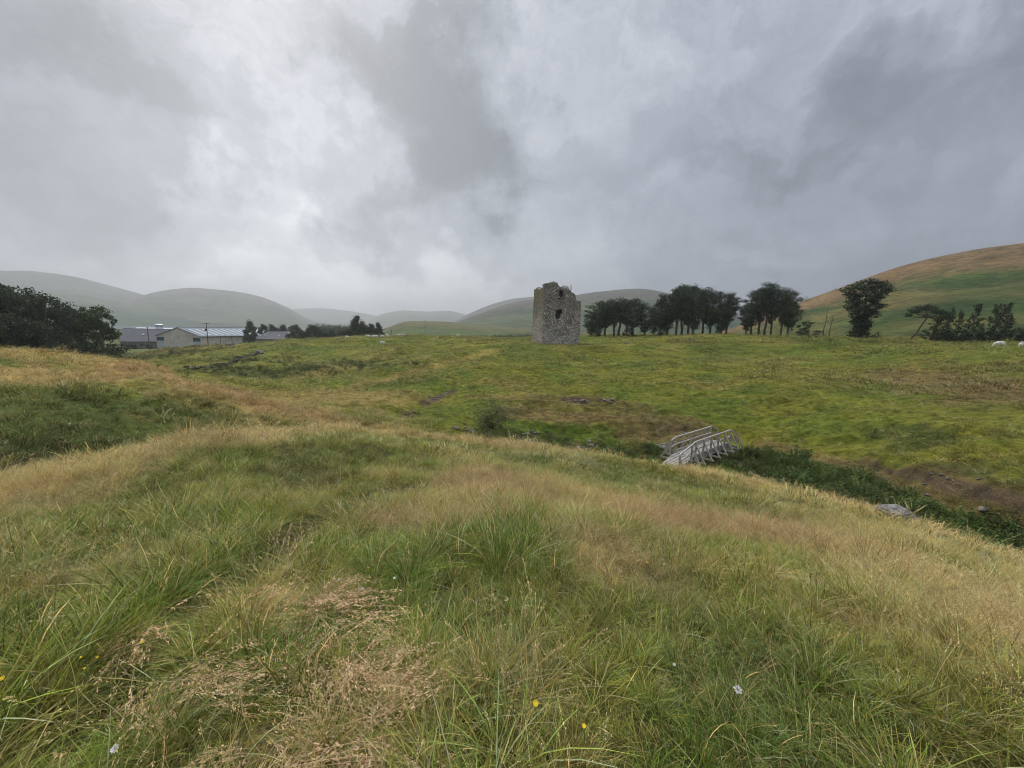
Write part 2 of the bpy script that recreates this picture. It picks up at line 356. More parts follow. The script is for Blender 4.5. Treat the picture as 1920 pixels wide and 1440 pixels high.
FR = np.clip(RG, 0, 1e9)[None]
add += .09 * fbm(GX * 1.1, GY * 1.1, 3, 4) * sm(1, 4, FR) * (1 - sm(200, 500, FR))
add += .24 * fbm(GX * .33, GY * .33, 9, 4) * sm(5, 12, FR) * (1 - sm(200, 500, FR))
tl = 1 - np.abs(fbm(GX * .36 + 3, GY * .95, 61, 3)) * 2.2
add += .27 * tl * sm(26, 31, FR) * (1 - sm(105, 135, FR)) * (.5 + .5 * sm(-.4, .4, fbm(GX * .09, GY * .09, 66, 2)))
add += .8 * fbm(GX * .075, GY * .09, 21, 3) * sm(34, 60, FR) * (1 - sm(110, 180, FR))
# soil creep steps on the slope under the tower and to the right
ph = (GY * .9 + GX * .35 + 3.5 * fbm(GX * .05, GY * .07, 33, 3)) / 1.9
st = (ph - np.floor(ph)); st = np.where(st < .75, st / .75, (1 - st) / .25) - .5
add += .30 * st * sm(.0, .25, fbm(GX * .06, GY * .06, 41, 2) + .12) * sm(32, 40, FR) * (1 - sm(75, 105, FR)) * (azc[:, None] > -.5)
HZ = HZ + add
BR_A = np.array([9.45, 22.5]); BR_U = np.array([.78, .626]); BR_U /= np.linalg.norm(BR_U)
pads = [(BR_A[0] - .5, BR_A[1] - .4, 1.3, -8.46), (BR_A[0] + BR_U[0] * 9.2, BR_A[1] + BR_U[1] * 9.2, 1.6, -8.6)]
TW = (9.9, 86.0)                                                   # the tower stands here
pads.append((TW[0] , TW[1], 9.0, -2.95))
for x, y, rd, z in pads:
    d = np.hypot(GX - x, GY - y); f = 1 - sm(rd * .8, rd * 1.9, d); HZ = HZ * (1 - f) + z * f

# ------------------------------------------------------------------ what grows or lies where
# (kind, pixels it was seen along, half width m, amount)
P_ = [
 ('tan', [(-60, 945), (100, 893), (200, 864), (320, 840), (420, 826), (500, 818), (600, 812), (720, 815), (800, 818)], 1.2, 1.1),
 ('tan', [(-60, 915), (100, 885), (200, 862)], 1.6, .7), ('tan', [(0, 960), (120, 920), (220, 885)], 1.0, .5),
 ('tan', [(820, 820), (960, 836), (1100, 853), (1230, 872)], .9, 1.0),
 ('tan', [(1310, 890), (1400, 905), (1500, 930), (1600, 958), (1700, 985), (1800, 1018), (1950, 1064)], 1.0, 1.1),
 ('tan', [(0, 702), (150, 708), (330, 716), (430, 738), (540, 772)], 2.6, .9), ('red', [(230, 702), (360, 722), (450, 745), (560, 775), (640, 800)], 1.5, .7),
 ('tan', [(0, 663), (120, 668), (190, 680), (260, 698), (330, 708)], 2.2, .85), ('tan', [(560, 790), (660, 800), (760, 812)], 1.0, .6),
 ('tan', [(620, 735), (700, 716), (770, 699), (850, 680), (930, 655)], 1.0, .42), ('tan', [(420, 735), (560, 745), (680, 745)], 4, .45),
 ('tan', [(230, 655), (330, 660), (400, 652)], 4, .35), ('tan', [(530, 712), (600, 700), (650, 690)], 1.6, .5), 
 ('red', [(870, 905), (960, 930), (1060, 955), (1150, 972), (1300, 990), (1440, 1003), (1560, 1030)], .75, 1.1),
 ('tan', [(900, 880), (980, 905), (1080, 930)], .7, .8), ('tan', [(1150, 955), (1280, 968), (1420, 992), (1560, 1015)], .8, .8),
 ('tan', [(1480, 1005), (1620, 1045), (1760, 1090), (1920, 1160)], 1.3, .8), ('tan', [(1600, 985), (1740, 1030), (1920, 1090)], 1.5, .5),
 ('tan', [(1700, 1130), (1800, 1170), (1920, 1220)], .5, .7), ('red', [(1850, 1190), (1960, 1240)], .4, .8),
 ('red', [(740, 985), (800, 1000), (870, 985)], .4, .6), ('red', [(1130, 1030), (1200, 1080)], .3, .5), ('tan', [(1100, 1030), (1130, 1090)], .2, .8),
 ('lodged', [(550, 1130), (590, 1220), (650, 1250), (700, 1330), (700, 1440)], .11, 1.1), ('lodged', [(500, 1390), (560, 1430)], .10, 1.0),
 ('lodged', [(330, 1290), (420, 1310)], .1, .8), ('lodged', [(400, 1120), (330, 1190)], .15, .55), ('lodged', [(1480, 1110), (1420, 1060)], .12, .3),
 ('lodged', [(1690, 1330), (1780, 1290)], .05, .5), ('lodged', [(960, 1440), (980, 1380)], .06, .7),
 ('brown', [(960, 778), (1080, 782), (1200, 788), (1290, 790)], 1.6, .8), ('brown', [(1180, 815), (1290, 820)], 1.5, .8), ('brown', [(900, 745), (1060, 752), (1200, 768)], 1.4, .6),
 ('brown', [(1420, 838), (1560, 862), (1700, 890), (1820, 925), (1950, 965)], .6, .7), ('brown', [(1700, 702), (1800, 722), (1940, 738)], 4.5, .8), ('brown', [(1760, 680), (1940, 692)], 2.5, .4),
 ('brown', [(640, 760), (700, 770)], 1, .2), ('brown', [(1480, 700), (1560, 712)], 4, .25),
 ('dirt', [(1640, 872), (1760, 903), (1830, 922), (1930, 948)], .2, 1.1), ('dirt', [(1060, 752), (1100, 752)], .35, 1.0), ('dirt', [(1125, 751), (1170, 753)], .3, 1.0),
 ('dirt', [(1240, 805), (1290, 810)], .4, .5), ('dirt', [(1100, 842), (1080, 838)], .5, .5),
 ('dirt', [(1760, 1008), (1850, 1028), (1950, 1052)], .45, 1.1), 
 ('dirt', [(770, 915), (690, 942), (600, 985), (540, 1030)], .2, .85), ('dirt', [(540, 1030), (440, 1100), (340, 1190), (230, 1310), (130, 1420)], .16, .7),
 ('dirt', [(850, 735), (815, 748), (795, 760)], .5, 1.0), ('dirt', [(770, 775), (755, 782)], .4, .6), ('dirt', [(1330, 860), (1400, 868)], .6, .4),
 ('dirt', [(345, 694), (400, 690), (430, 682), (490, 664)], .7, .5), ('dirt', [(1040, 846), (1100, 852)], .3, .3),
 ('pale', [(860, 840), (960, 858), (1080, 868)], .25, .7), ('pale', [(1080, 862), (1110, 872)], .5, .8),
 ('dark', [(1340, 870), (1440, 885), (1560, 915), (1680, 945), (1800, 980), (1920, 1010)], 2.4, 1.2),
 ('dark', [(900, 818), (1000, 830), (1130, 846), (1230, 860)], 1.3, 1.0),
 ('dark', [(440, 693), (530, 700), (600, 694), (660, 683)], 4.0, .8), ('dark', [(680, 690), (760, 682)], 2.5, .5), ('dark', [(400, 676), (520, 676)], 3, .45),
 ('dark', [(200, 668), (260, 672), (320, 664)], 9, .9), ('dark', [(1680, 808), (1740, 820)], 1.3, .8), ('dark', [(740, 722), (780, 716)], 3, .4),
 ('dark', [(1700, 838)], 1.2, .5), ('dark', [(960, 660), (1010, 655)], 3.5, .3), ('dark', [(1320, 645), (1400, 650)], 5, .35), ('dark', [(1500, 640), (1900, 648)], 4, .4),
 ('lush', [(0, 800), (120, 800), (250, 785), (380, 780), (470, 790)], 3.6, .9), ('dark', [(0, 850), (100, 845), (200, 838)], 1.5, .8), ('dark', [(0, 790), (200, 785), (420, 782)], 3, .6), ('lush', [(0, 830), (250, 820)], 2.2, .6),
 ('lush', [(620, 796), (730, 815), (860, 846), (1000, 878), (1060, 885)], .8, .9), ('lush', [(680, 788), (800, 776), (900, 765)], 2, .4),
 ('lush', [(1150, 885), (1300, 915), (1450, 945), (1600, 985)], 1.6, .8), ('lush', [(900, 858), (1050, 880), (1180, 905)], 1.6, .8), ('lush', [(60, 1050), (200, 1040), (280, 1080)], .9, .7), ('lush', [(100, 1140), (30, 1200)], .5, .5),
 ('lush', [(380, 880), (480, 890), (600, 870)], 1.4, .5), ('lush', [(940, 1240), (930, 1340)], .3, .7), ('lush', [(1380, 1330), (1420, 1400)], .35, .9), ('lush', [(1500, 1440), (1560, 1400)], .25, .6),
 ('dark', [(1240, 1160), (1330, 1220), (1480, 1250)], .35, .55), ('dark', [(860, 1010), (960, 1020), (1000, 990)], .25, .35), ('dark', [(540, 880), (600, 905)], .7, .6), ('lush', [(870, 1190), (960, 1180)], .3, .4),
 ('lush', [(940, 806), (1100, 800), (1290, 796)], .35, .9), ('lush', [(1090, 815), (1160, 835)], .8, .4),
]
PATCH = [(k, polyline(p), wd, am) for k, p, wd, am in P_]
KINDS = ['tan', 'red', 'lodged', 'brown', 'dirt', 'pale', 'dark', 'lush']
def weights(x, y):
    r = np.hypot(x, y); s = np.clip(r / 12, .25, 4)
    mf = sm(9, 20, r)
    def two(a, b, sd, oc=4): return fbm(x * a, y * a, sd, oc) * (1 - mf) + fbm(x * b * .75, y * b * 1.35, sd + 1, oc) * mf
    nz = .55 * two(2.2, .7, 71)
    W = {k: np.zeros(np.shape(x)) for k in KINDS}
    for k, P, wd, am in PATCH:
        bb = (x > P[:, 0].min() - 3.2 * wd) & (x < P[:, 0].max() + 3.2 * wd) & (y > P[:, 1].min() - 3.2 * wd) & (y < P[:, 1].max() + 3.2 * wd)
        if not bb.any(): continue
        d = dist_line(x[bb], y[bb], P) / wd; q = am * sm(0, 1, 1.55 - d + nz[bb] * 1.5)
        W[k][bb] = np.maximum(W[k][bb], q)
    # looser variation everywhere
    f1 = two(.75, .13, 81); f2 = two(1.2, .22, 87); f3 = fbm(x / 9, y / 9, 93, 4)
    W['tan'] = np.maximum(W['tan'], (.42 - .20 * sm(20, 32, r)) * sm(.05, .6, f1)); W['lush'] = np.maximum(W['lush'], .8 * sm(.0, .5, -f2))
    W['brown'] = np.maximum(W['brown'], .38 * sm(.15, .6, f3) * sm(20, 40, r)); W['dark'] = np.maximum(W['dark'], .35 * sm(.1, .6, -f1) * (1 - sm(20, 40, r)))
    W['red'] = np.maximum(W['red'], .4 * sm(.2, .6, f2) * (1 - sm(14, 26, r)))
    return W
COL = dict(base=(.155, .166, .024), tan=(.42, .30, .115), red=(.34, .235, .10), lodged=(.48, .36, .20), brown=(.175, .125, .056),
           dirt=(.115, .085, .058), pale=(.30, .29, .15), dark=(.062, .082, .020), lush=(.095, .142, .020))
def colour(x, y, W=None, skip=()):
    W = W or weights(x, y)
    c = np.ones(np.shape(x) + (3,)) * np.array(COL['base'])
    v = fbm(x * .31, y * .31, 55, 3)[..., None]; c = c * (1 + .18 * v) + np.array([.035, .02, -.002]) * fbm(x * .08, y * .08, 57, 3)[..., None]
    for k in ('lush', 'dark', 'brown', 'tan', 'red', 'pale', 'lodged', 'dirt'):
        if k in skip: continue
        q = np.clip(W[k], 0, 1)[..., None]; c = c * (1 - q) + np.array(COL[k]) * q
    return np.clip(c, .01, 1)

# ground sheet
na, nr = len(AZ), len(RG)
idx = np.arange(na * nr).reshape(na, nr); A2 = np.concatenate([idx, idx[:1]], 0)
Q = np.stack([A2[:-1, :-1], A2[:-1, 1:], A2[1:, 1:], A2[1:, :-1]], -1).reshape(-1, 4)[:, ::-1]
V = np.stack([GX, GY, HZ], -1).reshape(-1, 3)
Gc = colour(GX.ravel(), GY.ravel()).reshape(na, nr, 3)
thatch_shade = ((1 - sm(16, 24, FR)) * .75)[..., None] * np.ones_like(Gc[..., :1]); Gc = Gc * (1 - thatch_shade) + np.array([.055, .048, .022]) * thatch_shade   # brown thatch, darkened to paint shade into the gaps of tall grass
far = sm(110, 200, FR)[..., None]
Gc = Gc * (1 - far) + (np.array([.085, .11, .035]) * (1 + .5 * fbm(GX / 90, GY / 60, 12, 4)[..., None])) * far
V = np.concatenate([V, [[0, 0, HZ[:, 0].mean()]]]); cen = len(V) - 1
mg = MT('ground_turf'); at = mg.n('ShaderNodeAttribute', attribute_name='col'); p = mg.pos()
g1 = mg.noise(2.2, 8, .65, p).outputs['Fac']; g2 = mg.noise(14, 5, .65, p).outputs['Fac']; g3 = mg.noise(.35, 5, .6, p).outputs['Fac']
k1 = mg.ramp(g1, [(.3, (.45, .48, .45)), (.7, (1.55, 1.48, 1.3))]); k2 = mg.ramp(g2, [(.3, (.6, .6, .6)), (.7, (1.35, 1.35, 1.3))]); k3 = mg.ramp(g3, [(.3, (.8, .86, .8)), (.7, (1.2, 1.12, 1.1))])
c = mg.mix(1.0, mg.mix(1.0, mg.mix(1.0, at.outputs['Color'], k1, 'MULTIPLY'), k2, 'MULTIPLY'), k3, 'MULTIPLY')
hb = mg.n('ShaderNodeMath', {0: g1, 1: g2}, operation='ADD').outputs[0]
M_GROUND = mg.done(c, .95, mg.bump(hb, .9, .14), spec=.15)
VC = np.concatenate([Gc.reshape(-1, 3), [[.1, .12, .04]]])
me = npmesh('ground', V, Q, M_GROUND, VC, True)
ground = tag(obj('ground', me), 'rough hill pasture falling to a burn and rising to the tower', 'ground', kind='structure')
HG = HZ

# ------------------------------------------------------------------ hills
def hill(name, pts, r_ridge, r_foot, z_foot, c1, c2, c3, label, seed, nscale=160, rough=14, prof=1.0, back=1.5):
    a = []; t = []
    for px, py in pts: A, e = azel(px, py); a.append(A); t.append(e)
    a = np.array(a); t = np.array(t); NA = 460; az_ = np.linspace(a[0], a[-1], NA)
    rr = np.interp(az_, a, r_ridge) if hasattr(r_ridge, '__len__') else np.full(NA, float(r_ridge))
    rf = np.interp(az_, a, r_foot) if hasattr(r_foot, '__len__') else np.full(NA, float(r_foot))
    zr_ = rr * herm(az_, a, t); u = np.concatenate([np.linspace(0, 1, 130), 1 + (back - 1) * np.linspace(.03, 1, 26)])
    R = np.where(u[None] <= 1, rf[:, None] + (rr - rf)[:, None] * u[None], rr[:, None] * u[None])
    s = np.where(u <= 1, (1 - (1 - np.clip(u, 0, 1)) ** 1.35) ** prof, 1 - ((u - 1) / (back - 1)) ** 1.6)
    # straight line of sight over the crest: heights below keep under the ridge line
    X_ = np.sin(az_)[:, None] * R; Y_ = np.cos(az_)[:, None] * R
    Zz = z_foot + (zr_ - z_foot)[:, None] * s[None]
    nn = fbm(X_ / nscale, Y_ / nscale, seed, 5); Zz = Zz + rough * nn * (np.sin(np.clip(u, 0, 1) * math.pi)[None] + .04)
    cap = R * (zr_ / rr)[:, None] - .3; Zz = np.where(u[None] < .999, np.minimum(Zz, np.maximum(cap, z_foot)), Zz)
    Zz = np.where((u[None] > 1), np.minimum(Zz, R * (zr_ / rr)[:, None] - .2), Zz)
    ii = np.arange(Zz.size).reshape(Zz.shape)
    Qh = np.stack([ii[:-1, :-1], ii[1:, :-1], ii[1:, 1:], ii[:-1, 1:]], -1).reshape(-1, 4)
    q1 = sm(-.25, .35, .6 * fbm(X_ / nscale * 1.6 + 5, Y_ / nscale * 1.6, seed + 50, 5) + .8 * fbm((X_ + Y_) / nscale / 1.2, Zz / nscale * 6, seed + 60, 4))[..., None]; vis = (Zz - z_foot) / R / ((zr_ - z_foot) / rr)[:, None]; q2 = sm(.74, .84, vis + .12 * fbm(X_ / nscale / 1.4, Y_ / nscale / 1.4, seed + 80, 4))[..., None]
    cc = np.array(c1) * (1 - q1) + np.array(c2) * q1; cc = cc * (1 - q2) + np.array(c3) * q2
    o = obj(name, npmesh(name, np.stack([X_, Y_, Zz], -1).reshape(-1, 3), Qh, M_HILL, cc.reshape(-1, 3), True))
    return tag(o, label, 'hill', kind='structure')
mh = MT('hillside'); at = mh.n('ShaderNodeAttribute', attribute_name='col'); p = mh.pos()
g1 = mh.noise(.07, 10, .72, mh.pos((.55, .55, 1.6))).outputs['Fac']; k1 = mh.ramp(g1, [(.3, (.5, .55, .5)), (.7, (1.5, 1.42, 1.3))])
wv = mh.n('ShaderNodeTexWave', {'Vector': mh.pos((.35, .35, 1.0)), 'Scale': .12, 'Distortion': 14, 'Detail': 6, 'Detail Scale': 2.6}).outputs['Fac']
k2 = mh.ramp(wv, [(.2, (.82, .84, .82)), (.8, (1.15, 1.12, 1.08))])
M_HILL = mh.done(mh.mix(1.0, mh.mix(1.0, at.outputs['Color'], k1, 'MULTIPLY'), k2, 'MULTIPLY'), .95, mh.bump(g1, 1.0, 8.0), spec=.1)
GR = (.045, .08, .042); OL = (.09, .11, .055); BR = (.095, .09, .07); DK = (.03, .05, .035)
hill('hill', [(-420, 490), (-200, 492), (0, 507), (60, 508), (130, 517), (200, 534), (270, 553), (330, 570), (420, 592), (500, 612)], 3300, 2300, -14, GR, OL, BR, 'long pale hill at the far left behind the wood', 101, 260, 60)
hill('hill', [(-300, 520), (0, 535), (80, 547), (140, 551), (200, 562), (300, 580), (420, 598), (480, 609)], 2500, 1500, -14, GR, DK, OL, 'lower green spur in front of the far left hill', 103, 200, 34)
hill('hill', [(120, 612), (190, 590), (250, 562), (275, 552), (330, 542), (370, 540), (430, 545), (480, 554), (540, 577), (580, 599), (640, 612)], 2900, 1900, -14, OL, GR, BR, 'rounded hill beyond the loch above the big shed', 105, 240, 55)
hill('hill', [(480, 605), (550, 580), (600, 578), (640, 581), (690, 589), (760, 604)], 4700, 3900, -14, GR, OL, BR, 'faintest pale hill at the end of the valley', 107, 500, 30)
hill('hill', [(600, 612), (680, 605), (720, 588), (760, 582), (800, 584), (840, 583), (870, 589), (930, 606)], 3900, 2900, -14, GR, OL, OL, 'low pale double topped hill in the valley gap', 109, 400, 30)
hill('hill', [(820, 612), (850, 603), (880, 588), (930, 568), (970, 559), (1020, 556), (1090, 556), (1150, 570), (1220, 610)], 2300, 1500, -10, GR, OL, BR, 'hazy hill shoulder left of the tower', 111, 300, 22)
hill('hill', [(800, 622), (850, 606), (900, 588), (960, 568), (1000, 561), (1060, 556), (1130, 546), (1195, 541), (1250, 549), (1310, 566), (1380, 590), (1480, 625)], 1400, 620, -6, GR, OL, BR, 'green and heathery hill rising behind the tower', 113, 170, 16)
hill('hill', [(1330, 630), (1400, 606), (1450, 588), (1500, 566), (1560, 545), (1625, 521), (1700, 496), (1780, 477), (1860, 463), (1920, 456), (2050, 440), (2300, 425), (2700, 460)],
     [560, 560, 560, 560, 560, 560, 560, 560, 560, 560, 560, 560, 560], [230, 220, 210, 200, 190, 180, 175, 170, 165, 160, 160, 160, 160], -2.5, (.062, .10, .028), (.16, .145, .052), (.22, .15, .075), 'steep green hillside with brown heathery top at the right', 115, 42, 9)
# grassy swell with hedges in the valley left of the tower
hill('hill', [(660, 630), (720, 616), (770, 602), (830, 603), (900, 610), (1000, 617), (1100, 628)], 620, 330, -10.5, (.09, .12, .04), OL, (.12, .12, .05), 'low grassy swell of fields left of the tower', 117, 90, 3)
# loch
me = npmesh('water', [(-2200, 560, -11.0), (-250, 560, -11.0), (-500, 1480, -11.0), (-2900, 1480, -11.0)], [(0, 1, 2, 3)])
mw = MT('loch_water'); b = mw.bump(mw.noise(.2, 3, .6, mw.pos()).outputs['Fac'], .25, .3); me.materials.append(mw.done((.03, .04, .05), .12, b, spec=.9))
tag(obj('water', me), 'pale strip of loch behind the farm', 'loch', kind='structure')

# ------------------------------------------------------------------ grass (stuff: nobody could count it)
class PB:
    """collects ribbons (blades, stalks, leaves) for one clump"""
    def __init__(s): s.V = []; s.Q = []; s.C = []; s.D = []; s.n = 0
    def ribbons(s, root, h, az_, lean, w, segs, c0, c1, dry, twist=None, droop=0., taper=.9):
        n = len(h); t = np.linspace(0, 1, segs + 1)[None]; h = h[:, None]; lean = lean[:, None]
        d = np.stack([np.cos(az_), np.sin(az_)], -1); ss = az_ + math.pi / 2 + (twist if twist is not None else rng.normal(0, .7, n))
        sd_ = np.stack([np.cos(ss), np.sin(ss)], -1)
        hor = h * lean * t ** 1.8; up = h * (t - (np.clip(lean, 0, 2) * .28 + droop) * t ** 2.6)
        P = np.concatenate([root[:, None, :2] + d[:, None] * hor[..., None], (root[:, 2:3] + up)[..., None]], -1)
        wd = (w[:, None] * (1 - taper * t ** 1.6) / 2)[..., None] * np.concatenate([sd_, np.zeros((n, 1))], -1)[:, None]
        V = np.stack([P - wd, P + wd], 2).reshape(-1, 3)
        k = np.arange(n)[:, None] * (segs + 1) * 2 + np.arange(segs)[None] * 2; k = k.reshape(-1) + s.n
        s.Q.append(np.stack([k, k + 1, k + 3, k + 2], -1)); s.V.append(V)
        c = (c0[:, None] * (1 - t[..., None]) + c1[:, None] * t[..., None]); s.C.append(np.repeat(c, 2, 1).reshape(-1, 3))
        s.D.append(np.repeat(np.broadcast_to(dry[:, None], (n, segs + 1)), 2, 1).reshape(-1)); s.n += len(V)
        return P
    def flakes(s, P, size, asp, col, dry, updir=None):
        n = len(P)
        if updir is None: updir = rng.normal(0, 1, (n, 3)) * [.5, .5, .4] + [0, 0, 1]
        updir = updir / np.linalg.norm(updir, axis=1, keepdims=True)
        sd_ = np.cross(updir, rng.normal(0, 1, (n, 3))); sd_ /= np.linalg.norm(sd_, axis=1, keepdims=True)
        a = updir * size[:, None]; b = sd_ * (size * asp)[:, None] / 2
        V = np.stack([P, P + a * .5 + b, P + a, P + a * .5 - b], 1).reshape(-1, 3); k = np.arange(n)[:, None] * 4 + np.arange(4)[None] + s.n
        s.Q.append(k); s.V.append(V); s.C.append(np.repeat(col, 4, 0)); s.D.append(np.repeat(dry, 4)); s.n += len(V)
    def mesh(s, name, mat):
        me = npmesh(name, np.concatenate(s.V), np.concatenate(s.Q), mat, np.concatenate(s.C))
        a = me.attributes.new('dry', 'FLOAT', 'POINT'); a.data.foreach_set('value', np.concatenate(s.D).astype(np.float32)); return me
mgz = MT('grass_blade')
gi = mgz.n('ShaderNodeAttribute', attribute_name='gcol', attribute_type='INSTANCER'); di = mgz.n('ShaderNodeAttribute', attribute_name='dcol', attribute_type='INSTANCER')
vc = mgz.n('ShaderNodeAttribute', attribute_name='col'); dr = mgz.n('ShaderNodeAttribute', attribute_name='dry')
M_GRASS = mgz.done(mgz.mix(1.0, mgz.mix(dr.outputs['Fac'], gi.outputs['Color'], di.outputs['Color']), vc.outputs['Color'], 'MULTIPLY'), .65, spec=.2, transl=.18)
def disc(n, R):
    a = rng.uniform(0, 2 * math.pi, n); r = R * np.sqrt(rng.uniform(0, 1, n)); return np.stack([r * np.cos(a), r * np.sin(a), np.full(n, -.03)], -1), a
def tone(n, s=.32, hue=.16):
    g = np.exp(rng.normal(0, s, n))[:, None]; hsh = rng.normal(0, hue, n); return g * np.stack([1 + hsh, np.ones(n), 1 - .5 * hsh], -1)
def tuft(n, R, h0, h1, w_, lean0, lean1, segs, dryf, out=.7):
    b = PB(); root, a = disc(n, R); a = a + rng.normal(0, 1.1 - out * .8, n); c = tone(n)
    dry = (rng.uniform(0, 1, n) < dryf).astype(float) * rng.uniform(.6, 1, n)
    b.ribbons(root, rng.uniform(h0, h1, n), a, rng.uniform(lean0, lean1, n), w_ * rng.uniform(.7, 1.3, n), segs, c * .5, c * 1.25, dry); return b  # bases darkened, tips lightened: shade between blades is put into the colour
def stems(n, R, h0, h1, lean0, lean1, head, nh, flake, w_=.0022, dirn=None, b=None, asp=.35):
    b = b or PB(); root, a = disc(n, R); a = a if dirn is None else rng.normal(dirn, .35, n); c = tone(n, .12, .05)
    P = b.ribbons(root, rng.uniform(h0, h1, n), a, rng.uniform(lean0, lean1, n), np.full(n, w_), 6, c * .95, c, np.clip(rng.normal(.85, .2, n), 0, 1), taper=.3)
    for i in range(n):
        k = nh; t = rng.uniform(1 - head, 1.0, k); q = t * 6; j = np.minimum(q.astype(int), 5); f = (q - j)[:, None]
        pos = P[i][j] * (1 - f) + P[i][j + 1] * f; d = P[i][-1] - P[i][-2]; d = d / np.linalg.norm(d)
        b.flakes(pos + rng.normal(0, flake * .28, (k, 3)), flake * rng.uniform(.5, 1.4, k), asp, np.repeat(c[i:i + 1] * 1.1, k, 0) * rng.uniform(.85, 1.2, (k, 1)), np.ones(k), d[None] + rng.normal(0, .45, (k, 3)))
    return b
def panicle(n, R, h0, h1, spread, nh, w_=.0016):
    b = PB(); root, a = disc(n, R); c = tone(n, .12, .06)
    P = b.ribbons(root, rng.uniform(h0, h1, n), a, rng.uniform(.05, .5, n), np.full(n, w_), 4, c * .9, c, np.full(n, .8), taper=.2)
    for i in range(n):
        k = nh; t = rng.uniform(.55, 1.0, k); q = t * 4; j = np.minimum(q.astype(int), 3); f = (q - j)[:, None]
        pos = P[i][j] * (1 - f) + P[i][j + 1] * f; off = rng.normal(0, spread, (k, 3)) * ((1.15 - t)[:, None] * 2); off[:, 2] = abs(off[:, 2])
        b.flakes(pos + off, rng.uniform(.008, .016, k), .3, np.repeat(c[i:i + 1] * 1.15, k, 0), np.ones(k), off + [0, 0, .02])
    return b
def nettle():
    b = PB(); n = 26; root, a = disc(n, .45); c = tone(n)
    P = b.ribbons(root, rng.uniform(.4, .9, n), a, rng.uniform(.05, .35, n), np.full(n, .008), 4, c, c, np.zeros(n), taper=.4)
    for i in range(n):
        k = 22; t = rng.uniform(.15, 1.0, k); q = t * 4; j = np.minimum(q.astype(int), 3); f = (q - j)[:, None]; pos = P[i][j] * (1 - f) + P[i][j + 1] * f
        u = rng.normal(0, 1, (k, 3)); u[:, 2] = rng.uniform(-.3, .5, k); b.flakes(pos, rng.uniform(.06, .12, k), .55, tone(k, .25), np.zeros(k), u)
    return b
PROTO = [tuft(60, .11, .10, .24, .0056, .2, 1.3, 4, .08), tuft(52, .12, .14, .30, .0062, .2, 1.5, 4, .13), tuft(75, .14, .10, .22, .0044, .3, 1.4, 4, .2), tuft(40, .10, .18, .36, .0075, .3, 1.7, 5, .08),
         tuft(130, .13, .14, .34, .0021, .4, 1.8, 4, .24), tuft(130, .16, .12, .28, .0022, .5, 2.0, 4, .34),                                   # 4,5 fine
         stems(9, .16, .32, .55, .2, .9, .22, 16, .013), stems(7, .18, .38, .62, .3, 1.2, .18, 22, .012, .002, asp=.45), stems(12, .2, .26, .42, .3, 1.0, .25, 12, .012),   # 6,7,8
         panicle(16, .17, .30, .52, .035, 34), panicle(20, .2, .26, .42, .03, 26),                                                             # 9,10
         stems(34, .13, .22, .34, .9, 1.7, .42, 26, .019, .002, 0.0, asp=.28), stems(28, .15, .20, .34, 1.0, 1.9, .42, 24, .020, .002, 0.0, asp=.28),          # 11,12 lodged
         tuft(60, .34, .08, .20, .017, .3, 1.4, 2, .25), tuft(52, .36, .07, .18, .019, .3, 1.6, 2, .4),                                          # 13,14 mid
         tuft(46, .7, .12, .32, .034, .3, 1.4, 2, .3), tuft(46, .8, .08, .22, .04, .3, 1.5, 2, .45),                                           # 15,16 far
         nettle(), nettle(),                                                                                                                   # 17,18
         stems(22, .32, .22, .36, .4, 1.3, .35, 8, .034, .007), panicle(24, .36, .20, .34, .045, 16, .006),                                       # 19,20 seed heads for the middle distance
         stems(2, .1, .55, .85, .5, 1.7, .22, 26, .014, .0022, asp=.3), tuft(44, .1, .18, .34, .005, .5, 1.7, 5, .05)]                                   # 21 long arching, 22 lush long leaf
pcol = bpy.data.collections.new('grass_clumps')
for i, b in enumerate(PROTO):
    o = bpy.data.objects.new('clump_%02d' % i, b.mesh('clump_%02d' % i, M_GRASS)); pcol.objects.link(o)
ng = bpy.data.node_groups.new('scatter', 'GeometryNodeTree'); ng.interface.new_socket('Geometry', in_out='INPUT', socket_type='NodeSocketGeometry'); ng.interface.new_socket('Geometry', in_out='OUTPUT', socket_type='NodeSocketGeometry')
gin = ng.nodes.new('NodeGroupInput'); gout = ng.nodes.new('NodeGroupOutput'); iop = ng.nodes.new('GeometryNodeInstanceOnPoints')
ci = ng.nodes.new('GeometryNodeCollectionInfo'); ci.inputs['Collection'].default_value = pcol; ci.inputs['Separate Children'].default_value = True; ci.inputs['Reset Children'].default_value = True
def na_(name, t):
    x = ng.nodes.new('GeometryNodeInputNamedAttribute'); x.data_type = t; x.inputs['Name'].default_value = name; return x.outputs['Attribute']
ng.links.new(gin.outputs[0], iop.inputs['Points']); ng.links.new(ci.outputs[0], iop.inputs['Instance']); iop.inputs['Pick Instance'].default_value = True
ng.links.new(na_('pick', 'INT'), iop.inputs['Instance Index']); ng.links.new(na_('rot', 'FLOAT_VECTOR'), iop.inputs['Rotation']); ng.links.new(na_('size', 'FLOAT_VECTOR'), iop.inputs['Scale'])
ng.links.new(iop.outputs[0], gout.inputs[0])
